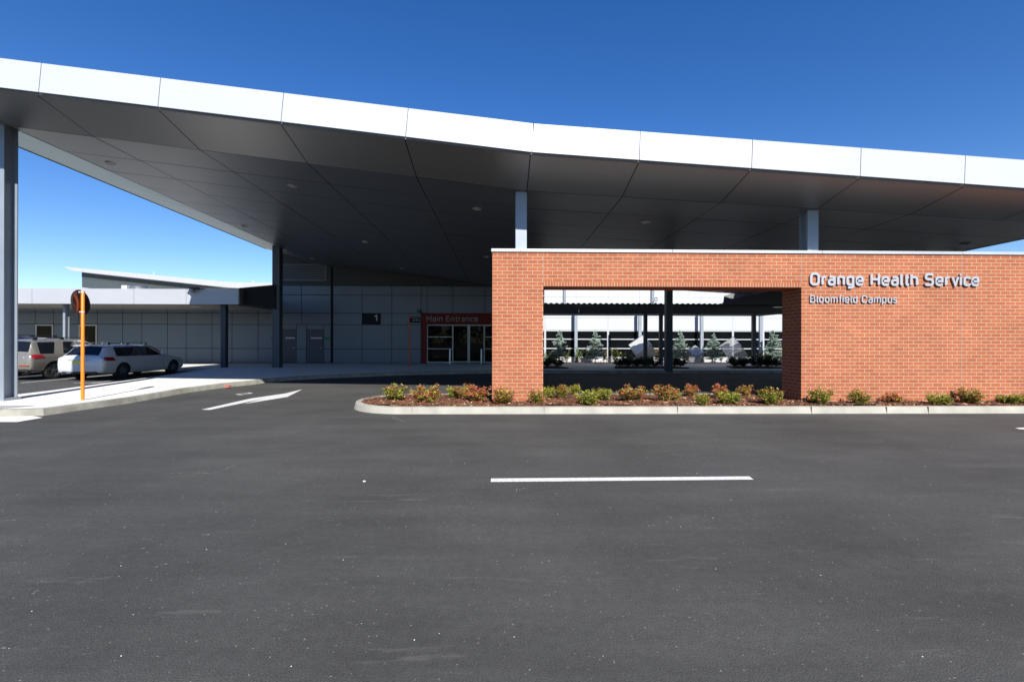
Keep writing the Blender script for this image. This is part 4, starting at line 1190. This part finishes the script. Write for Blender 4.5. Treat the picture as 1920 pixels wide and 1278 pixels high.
def make_spruce(seed, h):
    global rp
    rp = random.Random(seed)
    fo = MB(); tr = MB()
    tr.tube((0,0,0), (0,0,h*.55), .035, 8, .022); tr.tube((0,0,h*.55), (0,0,h*.98), .022, 8, .006)
    nt_ = 13
    for k in range(nt_):
        t_ = k/(nt_-1); z = h*(.16+.80*t_); L_ = h*.30*(1-t_)**.8*rp.uniform(.75, 1.15)+.06
        nb_ = 7 if t_ < .7 else 5
        for j in range(nb_):
            a_ = rp.uniform(0, 6.28); LL = L_*rp.uniform(.6, 1.15)
            d = Vector((math.cos(a_), math.sin(a_), rp.uniform(.0, .45)))
            base = Vector((0,0,z+rp.uniform(-.08,.08)))
            tip = base+d*LL; tr.tube(base, tip, .008, 4, .003)
            for q_ in range(15):
                s_ = .15+.85*q_/14; p = base.lerp(tip, s_)-Vector((0,0,.04*s_))
                for w_i in range(5):
                    fo.cur = 0 if rp.random() < .5 else 1
                    dd = d*rp.uniform(.2,1)+Vector((rp.uniform(-1,1), rp.uniform(-1,1), rp.uniform(-.7,.6)))
                    leaf(fo, p, dd, rp.uniform(.06,.12), .017)
    for q_ in range(40):
        fo.cur = 1; leaf(fo, Vector((0,0,h*rp.uniform(.85,1.0))), Vector((rp.uniform(-.6,.6), rp.uniform(-.6,.6), 1)), .1, .012)
    r_ = thing('spruce_tree', 'x', 'tree')
    reg(r_, fo.build('crown', [M['needle'], M['needle2']], parent=r_)); reg(r_, tr.build('trunk', M['bark'], parent=r_))
    return r_
sp = [make_spruce(11, 2.3), make_spruce(12, 2.3), make_spruce(13, 2.3)]
SPR = [(1049, 620, 0, 'blue green young spruce nearest the brick pillar in the courtyard'),
       (1116, 619, 1, 'young spruce midway between the brick pillar and the white mesh cube'),
       (1275, 620, 2, 'young spruce just right of the big dark column'),
       (1335, 625, 1, 'slim leaning spruce between the small and the grey mesh cube'),
       (1450, 620, 0, 'widest young spruce beside the dark brick reveal')]
us = set()
for px, pyt, k, lab in SPR:
    Y = 35.2; q = PY(px, pyt, Y)
    o = sp[k] if k not in us else copy_tree(sp[k]); us.add(k)
    s_ = (q.z-.02)/2.3
    o.location = (q.x, Y, .02); o.rotation_euler = (0.0, R(4) if px == 1335 else 0, random.uniform(0, 6)); o.scale = (s_*1.05, s_*1.05, s_)
    tag(o, lab, 'tree', 'young blue spruces in the courtyard')
# leafy courtyard plants
def make_plant(seed, h, mats):
    global rp
    rp = random.Random(seed); fo = MB(); stm = MB()
    for k in range(9):
        a_ = rp.uniform(0,6.28); tip = Vector((math.cos(a_)*h*rp.uniform(.1,.4), math.sin(a_)*h*rp.uniform(.1,.4), h*rp.uniform(.5,1)))
        stm.tube((0,0,0), tip, .008, 4, .004)
        for q_ in range(18):
            s_ = rp.uniform(.3, 1); p = tip*s_+Vector((rp.gauss(0,.05), rp.gauss(0,.05), rp.gauss(0,.04)))
            fo.cur = 0 if rp.random() < .55 else 1
            leaf(fo, p, Vector((rp.uniform(-1,1), rp.uniform(-1,1), rp.uniform(-.3,1))), rp.uniform(.07,.13), .03)
    r_ = thing('courtyard_plant', 'x', 'plant')
    reg(r_, fo.build('foliage', mats, parent=r_)); reg(r_, stm.build('stem', M['bark'], parent=r_)); return r_
cpz = [make_plant(21, .95, [M['leafg'], M['leafy']]), make_plant(22, .95, [M['leafg'], M['leafd']]), make_plant(23, .95, [M['leafo'], M['leafg']])]
CPL = [(1024,660,1,'beside the brick pillar'),(1040,655,1,'left of the nearest spruce'),(1062,658,0,'right of the nearest spruce'),(1084,650,1,'at the foot of the left rear post'),
       (1105,655,1,'left of the second spruce'),(1132,654,2,'right of the second spruce'),(1152,650,0,'under the window left of the white cube'),
       (1170,661,0,'bright against the left side of the white cube'),(1185,664,0,'overlapping the bottom of the white cube'),(1233,653,2,'right of the white cube'),
       (1262,658,0,'left of the third spruce'),(1290,656,2,'in front of the small cube'),(1317,662,1,'right of the small cube'),(1340,650,0,'left of the grey cube'),
       (1352,662,1,'at the lower left corner of the grey cube'),(1395,662,1,'right of the grey cube'),(1425,655,2,'at the foot of the right rear post'),(1440,658,1,'left of the widest spruce'),(1464,655,2,'against the dark brick reveal')]
uc = set()
for px, pyt, k, where in CPL:
    Y = 35.6 + 0.8*((px*7) % 10)/10; q = PY(px, pyt, Y)
    o = cpz[k] if k not in uc else copy_tree(cpz[k]); uc.add(k)
    s_ = (q.z-.01)/.95; o.location = (q.x, Y, .012); o.scale = (s_, s_, s_); o.rotation_euler = (0, 0, random.uniform(0, 6))
    tag(o, 'loose %s courtyard plant %s' % (('yellow green', 'green', 'bronze')[k], where), 'plant', 'leafy plants along the courtyard windows')

# ============================================================ CONVEX MIRROR
p = PZ(155, 749.5, PZT); mr = thing('traffic_mirror', 'round convex traffic mirror seen from behind on a bright orange pole', 'mirror', p)
zt_m = PY(155, 545, p.y).z - PZT
b = MB(); b.lathe([(0,0),(.037,0),(.037,zt_m-.01),(.032,zt_m),(0,zt_m)], (0,0,0), (0,0,1), 24); b.build('pole', M['orange'], parent=mr, smooth=True)
dz = PY(152, 566.5, p.y).z - PZT
ax = Vector((-.99, -.13, -.10)).normalized()      # facing direction of the mirror face (away from the camera)
c0 = Vector((-.115, .10, dz))
prof = [(0,-.05),(.12,-.044),(.22,-.022),(.30,.0),(.312,.015)]
b = MB(); b.lathe(prof, c0, ax, 40); b.build('back_shell', M['mirrorback'], parent=mr, smooth=True)
b = MB(); b.lathe([(.312,.015),(.317,.02),(.308,.035),(.30,.03)], c0, ax, 40); b.build('rim', M['carblack'], parent=mr, smooth=True)
b = MB(); b.lathe([(.304,.022),(.2,.045),(.1,.058),(0,.062)], c0, ax, 40); b.build('mirror_face', M['mirrorface'], parent=mr, smooth=True)
for z in (dz+.245, dz-.235):
    b = MB(); b.lathe([(.0375,-.018),(.043,-.018),(.043,.018),(.0375,.018)], (0,0,z), (0,0,1), 20); b.box(-.09, -.05, -.02, .02, z-.015, z+.015)
    b.build('clamp', M['fascia'], parent=mr, smooth=True)

# ============================================================ CARS
def cr1(p0, p1, p2, p3, t):
    return tuple(.5*((2*b)+(-a+c)*t+(2*a-5*b+4*c-d)*t*t+(-a+3*b-3*c+d)*t**3) for a, b, c, d in zip(p0, p1, p2, p3))
def resample(st, n):
    out = []
    for i in range(len(st)-1):
        p0 = st[max(i-1,0)]; p1 = st[i]; p2 = st[i+1]; p3 = st[min(i+2, len(st)-1)]
        for k in range(n): out.append(cr1(p0, p1, p2, p3, k/n))
    out.append(st[-1]); return out
def ring_pts(s_):
    y, zb_, zbl, ztp, wb, wt = s_
    zbl = min(zbl, ztp-.03)
    hgt = zbl-zb_
    return [(0,zb_),(wb*.80,zb_),(wb*.955,zb_+.06*hgt+.02),(wb*.99,zb_+.30*hgt),(wb,zb_+.58*hgt),(wb*.985,zb_+.84*hgt),(wb*.955,zbl),
            (wt+ (wb*.93-wt)*.5, zbl+(ztp-zbl)*.46),(wt,zbl+(ztp-zbl)*.84),(wt*.88,zbl+(ztp-zbl)*.965),(wt*.5,ztp),(0,ztp+.008)]
def build_car(name, label, loc, rz, stations, paint, L_, wheels, wr, wins, rearwin, extras):
    car = thing(name, label, 'car', loc, rz)
    st = resample(stations, 5)
    mb = MB(); vs = []; n = None
    for s_ in st:
        rp_ = ring_pts(s_); rp_ = resample(rp_, 2)
        full = [(x, s_[0], z) for x, z in rp_] + [(-x, s_[0], z) for x, z in rp_[-2:0:-1]]
        n = len(full); vs += full
    fs = []
    for k in range(len(st)-1):
        for i in range(n): fs.append((k*n+i, k*n+(i+1) % n, (k+1)*n+(i+1) % n, (k+1)*n+i))
    fs.append(tuple(range(n-1, -1, -1))); fs.append(tuple(range((len(st)-1)*n, len(st)*n)))
    mb.add(vs, fs)
    body = mb.build('body', [paint, M['carblack']], parent=car)
    # wheel arches cut with temporary solids
    cut = MB(); cut.cur = 1
    for wy in wheels:
        for s_ in (1, -1): cut.tube((s_*.58, wy, wr*1.0), (s_*1.3, wy, wr*1.0), wr*1.13, 28)
    co = cut.build('tmp', [paint, M['carblack']])
    co.parent = None
    bo = body.modifiers.new('b', 'BOOLEAN'); bo.operation = 'DIFFERENCE'; bo.solver = 'EXACT'; bo.object = co
    sav = car.matrix_basis.copy(); car.matrix_basis = Matrix.Identity(4)
    bpy.context.view_layer.update()
    me = bpy.data.meshes.new_from_object(body.evaluated_get(bpy.context.evaluated_depsgraph_get()))
    body.modifiers.clear(); body.data = me; bpy.data.objects.remove(co); car.matrix_basis = sav
    me.polygons.foreach_set('use_smooth', [True]*len(me.polygons)); me.set_sharp_from_angle(angle=R(38))
    def prof(y):
        for k in range(len(st)-1):
            if st[k][0] <= y <= st[k+1][0]:
                t_ = (y-st[k][0])/max(1e-6, st[k+1][0]-st[k][0]); return [a+(b-a)*t_ for a, b in zip(st[k], st[k+1])]
        return st[-1]
    def surfx(y, z):
        r_ = ring_pts(prof(y)); r_ = resample(r_, 2)
        for a, b in zip(r_[:-1], r_[1:]):
            if a[1] <= z <= b[1] and b[1] > a[1]: return a[0]+(b[0]-a[0])*(z-a[1])/(b[1]-a[1])
        return r_[-3][0]
    def side_patch(poly, off, nm, m, s_, dens=8, par=None):
        # poly: bottom-left, bottom-right, top-right, top-left as (y, z)
        mbp = MB(); vs = []; fs = []
        for v in range(5):
            for u in range(dens+1):
                a_, b_ = u/dens, v/4
                y = (poly[0][0]*(1-a_)+poly[1][0]*a_)*(1-b_)+(poly[3][0]*(1-a_)+poly[2][0]*a_)*b_
                z = (poly[0][1]*(1-a_)+poly[1][1]*a_)*(1-b_)+(poly[3][1]*(1-a_)+poly[2][1]*a_)*b_
                vs.append((s_*(surfx(y, z)+off), y, z))
        w = dens+1
        for v in range(4):
            for u in range(dens): k = v*w+u; fs.append((k, k+1, k+w+1, k+w))
        mbp.add(vs, fs); return mbp.build(nm, m, parent=par or car, smooth=True)
    for s_ in (1, -1):
        for nm, poly in wins:
            side_patch(poly, .010, nm, M['carglass'], s_)
        # dark surround behind the row of side windows
    def top_patch(x0b, x0t, y0, y1, off, nm, m, n_=6, zlow=None):
        mbp = MB(); vs = []; fs = []
        for v in range(n_+1):
            t_ = v/n_; y = y0+(y1-y0)*t_; zt_ = prof(y)[3]; dy = .02
            za, zb2 = prof(max(0,y-dy))[3], prof(min(L_,y+dy))[3]
            nn = Vector((0, -(zb2-za), 2*dy)).normalized()*off
            xh = x0b+(x0t-x0b)*t_
            for u in range(-3, 4):
                f = u/3; vs.append((xh*f, y+nn.y, zt_+.004-.03*abs(f)**3+nn.z))
        for v in range(n_):
            for u in range(6): k = v*7+u; fs.append((k, k+1, k+8, k+7))
        mbp.add(vs, fs); return mbp.build(nm, m, parent=car, smooth=True)
    top_patch(*rearwin[0], .018, 'rear_window', M['carglass'])
    top_patch(*rearwin[1], .018, 'windscreen', M['carglass'])
    for wy in wheels:
        for s_ in (1, -1):
            t_ = MB(); xo = s_*(stations[5][4]-.03)
            t_.lathe([(wr*.62,0),(wr*.93,.0),(wr,-.03),(wr,-.18),(wr*.93,-.21),(wr*.6,-.21)], (xo, wy, wr), (s_,0,0), 28)
            whl = t_.build('wheel', M['tyre'], parent=car, smooth=True)
            r_ = MB()
            r_.lathe([(wr*.66,-.004),(wr*.63,-.012),(wr*.60,-.09),(0,-.09)], (xo, wy, wr), (s_,0,0), 28)
            r_.lathe([(0,-.012),(wr*.13,-.015),(wr*.15,-.06)], (xo, wy, wr), (s_,0,0), 12)
            for k in range(5):
                a_ = 2*math.pi*k/5+.3; dY, dZ = math.cos(a_), math.sin(a_); nY, nZ = -dZ, dY
                P4 = []
                for rr, hw in ((wr*.1,.045),(wr*.63,.028)):
                    P4 += [(xo-s_*.03, wy+dY*rr+nY*hw, wr+dZ*rr+nZ*hw), (xo-s_*.03, wy+dY*rr-nY*hw, wr+dZ*rr-nZ*hw)]
                r_.slab([P4[0], P4[1], P4[3], P4[2]], (-s_*.05, 0, 0))
            rm = r_.build('rim', [M['rim']], parent=whl, smooth=True)
    extras(car, side_patch, surfx, prof)
    return car

# --- white wagon
ST_W = [(0.00,.40,.70,.74,.70,.60),(0.05,.33,.88,.93,.86,.70),(0.14,.29,.93,1.02,.915,.70),(.30,.27,.95,1.19,.93,.66),(.52,.25,.96,1.385,.94,.62),
        (1.1,.23,.965,1.455,.945,.60),(2.1,.22,.955,1.475,.945,.585),(2.8,.22,.95,1.43,.94,.57),(3.25,.22,.945,1.25,.94,.60),(3.62,.22,.93,1.02,.94,.66),
        (4.2,.23,.84,.93,.93,.66),(4.62,.26,.74,.83,.88,.60),(4.83,.33,.62,.70,.76,.5),(4.90,.42,.52,.58,.60,.4)]
WINS_W = [('side_window', [(.72,.985),(1.30,.985),(1.22,1.35),(.88,1.32)]), ('side_window', [(1.36,.985),(2.14,.975),(2.10,1.375),(1.29,1.355)]),
          ('side_window', [(2.20,.975),(3.22,.965),(2.72,1.33),(2.16,1.375)])]
def ex_wagon(car, side_patch, surfx, prof):
    for s_ in (1, -1):
        o = side_patch([(.10,.80),(.62,.79),(.50,.945),(.12,.945)], .012, 'tail_light', M['lampred'], s_)
        b = MB()
        vs = [(s_*.60,.036,.80),(s_*.845,.075,.80),(s_*.87,.10,.93),(s_*.62,.078,.925)]
        b.add([Vector(v)+Vector((0,-.012,0)) for v in vs], [(0,1,2,3)]); b.build('tail_light', M['lampred'], parent=car)
        side_patch([(.68,.972),(3.34,.955),(2.74,1.365),(.86,1.36)], .005, 'window_trim', M['carblack'], s_, dens=16)
        b = MB(); b.box(s_*.50-.015, s_*.50+.015, .75, 2.75, 1.525, 1.555)
        for yy_ in (.75, 1.70, 2.70): b.box(s_*.50-.02, s_*.50+.02, yy_-.05, yy_+.10, 1.44, 1.545)
        b.build('roof_rail', M['steel'], parent=car, bevel=.005)
        b = MB(); b.box(s_*.86, s_*1.02, 3.12, 3.24, .98, 1.10); b.build('wing_mirror', M['carwhite'], parent=car, bevel=.03)
        for yy_ in (1.45, 2.35):
            o = side_patch([(yy_,.85),(yy_+.17,.85),(yy_+.17,.875),(yy_,.875)], .02, 'door_handle', M['carwhite'], s_, dens=2)
        for yy_ in (1.33, 2.17, 3.25):
            side_patch([(yy_,.32),(yy_+.010,.32),(yy_+.010,.95),(yy_,.95)], .0035, 'door_gap', M['carblack'], s_, dens=1)
    b = MB(); b.box(-.26, .12, -.012, .035, .70, .80); b.build('number_plate', M['platey'], parent=car)
    b = MB(); b.box(-.45, .45, -.006, .04, .825, .845); b.build('tailgate_strip', M['steel'], parent=car)
    b = MB(); b.box(-.68, .68, .02, .40, .27, .385); b.build('bumper', M['carblack'], parent=car, bevel=.02)
    b = MB(); b.tube((-.42,-.02,.33), (-.42,.2,.33), .045, 14); b.tube((-.32,-.02,.33), (-.32,.2,.33), .045, 14); b.build('exhaust', M['steel'], parent=car, smooth=True)
    b = MB(); b.slab([(-.60,.40,1.40),(.60,.40,1.40),(.58,.62,1.44),(-.58,.62,1.44)], (0,0,.025)); b.build('roof_spoiler', M['carwhite'], parent=car, bevel=.01)
wy0 = 19.75
wagon = build_car('parked_car', 'white station wagon with roof rails parked nearest the footpath', (-16.62, 19.4, 0), R(0), ST_W, M['carwhite'], 4.9, (1.0, 3.93), .335, WINS_W,
          ((.66,.54,.15,.46), (.52,.66,2.85,3.52)), ex_wagon)

wagon.scale = (1, 1.05, .97)
# --- champagne SUV
ST_S = [(0.00,.48,.82,.86,.78,.66),(0.05,.42,1.00,1.06,.90,.74),(0.12,.40,1.06,1.16,.94,.76),(.24,.38,1.08,1.40,.95,.72),(.40,.36,1.09,1.66,.955,.67),
        (.95,.35,1.09,1.735,.96,.66),(2.0,.34,1.08,1.76,.96,.65),(2.7,.34,1.07,1.72,.955,.63),(3.2,.34,1.06,1.52,.955,.64),(3.62,.34,1.05,1.22,.955,.70),
        (4.1,.36,.98,1.12,.94,.72),(4.5,.40,.88,1.02,.88,.66),(4.70,.48,.76,.86,.76,.52),(4.78,.55,.66,.72,.62,.4)]
WINS_S = [('side_window', [(.42,1.12),(.98,1.12),(1.24,1.62),(.52,1.60)]), ('side_window', [(1.40,1.12),(2.16,1.11),(2.12,1.64),(1.62,1.63)]),
          ('side_window', [(2.22,1.11),(3.24,1.09),(2.76,1.60),(2.18,1.64)])]
def ex_suv(paint):
    def f(car, side_patch, surfx, prof):
        for s_ in (1, -1):
            side_patch([(.09,.90),(.58,.95),(.50,1.08),(.10,1.09)], .012, 'tail_light', M['lampred'], s_)
            b = MB(); vs = [(s_*.62,.048,.88),(s_*.89,.085,.90),(s_*.92,.11,1.07),(s_*.66,.10,1.06)]
            b.add([Vector(v)+Vector((0,-.014,0)) for v in vs], [(0,1,2,3)]); tl = b.build('tail_light', M['lampred'], parent=car)
            b = MB(); vs = [(s_*.64,.04,.965),(s_*.90,.08,.97),(s_*.905,.085,.995),(s_*.645,.045,.99)]
            b.add([Vector(v)+Vector((0,-.02,0)) for v in vs], [(0,1,2,3)]); b.build('lens_band', M['lampclear'], parent=tl)
            b = MB(); b.box(s_*.56-.015, s_*.56+.015, .55, 2.9, 1.80, 1.83)
            for yy_ in (.55, 1.7, 2.85): b.box(s_*.56-.025, s_*.56+.025, yy_-.08, yy_+.08, 1.70, 1.81)
            b.build('roof_rail', M['carblack'], parent=car, bevel=.005)
            b = MB(); b.box(s_*.90, s_*1.06, 3.05, 3.18, 1.10, 1.26); b.build('wing_mirror', paint, parent=car, bevel=.03)
            b = MB(); b.box(s_*.50, s_*.86, -.012, .03, .60, .635); b.build('reflector', M['lampred'], parent=car)
            for yy_ in (1.36, 2.19, 3.2):
                side_patch([(yy_,.45),(yy_+.010,.45),(yy_+.010,1.06),(yy_,1.06)], .0035, 'door_gap', M['carblack'], s_, dens=1)
        b = MB(); b.box(-.26, .26, -.012, .05, .88, .99); b.build('number_plate', M['platew'], parent=car)
        b = MB(); b.box(-.40, .40, -.004, .06, 1.03, 1.05); b.build('tailgate_strip', M['steel'], parent=car)
        b = MB(); b.box(-.82, .82, .0, .45, .38, .50); b.build('bumper', M['carblack'], parent=car, bevel=.02)
        b = MB(); b.box(-.50, .50, 1.15, 1.21, 1.80, 1.83); b.box(-.50, .50, 2.25, 2.31, 1.80, 1.83); b.build('roof_bar', M['carblack'], parent=car)
        b = MB(); b.tube((-.2,.155,1.20), (.35,.20,1.26), .012, 6); b.build('wiper', M['carblack'], parent=car)
    return f
suv = build_car('parked_car', 'champagne coloured four wheel drive with roof bars between the steel column and the white wagon', (-19.33, 19.3, 0), 0, ST_S, M['carbeige'], 4.78, (.98, 3.82), .375, WINS_S,
          ((.72,.62,.15,.36), (.56,.68,2.80,3.52)), ex_suv(M['carbeige']))
suv.scale = (1, 1.05, .94)
build_car('parked_car', 'dark blue four wheel drive almost hidden behind the champagne one', (-22.1, 21.0, 0), 0, ST_S, M['carblue'], 4.78, (.98, 3.82), .375, WINS_S,
          ((.72,.62,.15,.36), (.56,.68,2.80,3.52)), ex_suv(M['carblue']))

# ============================================================ TREES ACROSS THE ROAD (reflected in the glass doors)
rp = random.Random(99)
b = MB()
for k in range(34):
    cx = -75 + k*4.6 + rp.uniform(-1.5, 1.5); cy = -46 + rp.uniform(-5, 5); hh = rp.uniform(5, 9.5)
    for q_ in range(300):
        a_ = rp.uniform(0, 6.28); r_ = math.sqrt(rp.random())*3.2; z = hh*(.12+.88*rp.random()**.8); r_ *= (1.1-.6*z/hh)
        b.cur = 0 if rp.random() < .6 else 1
        leaf(b, Vector((cx+r_*math.cos(a_), cy+r_*math.sin(a_), z)), Vector((rp.uniform(-1,1), rp.uniform(-1,1), rp.uniform(-.6,1))), rp.uniform(.6,1.2), .35)
tag(b.build('woodland', [M['leafg'], M['leafd']]), 'distant belt of trees across the road behind the viewer', 'trees', kind='stuff')
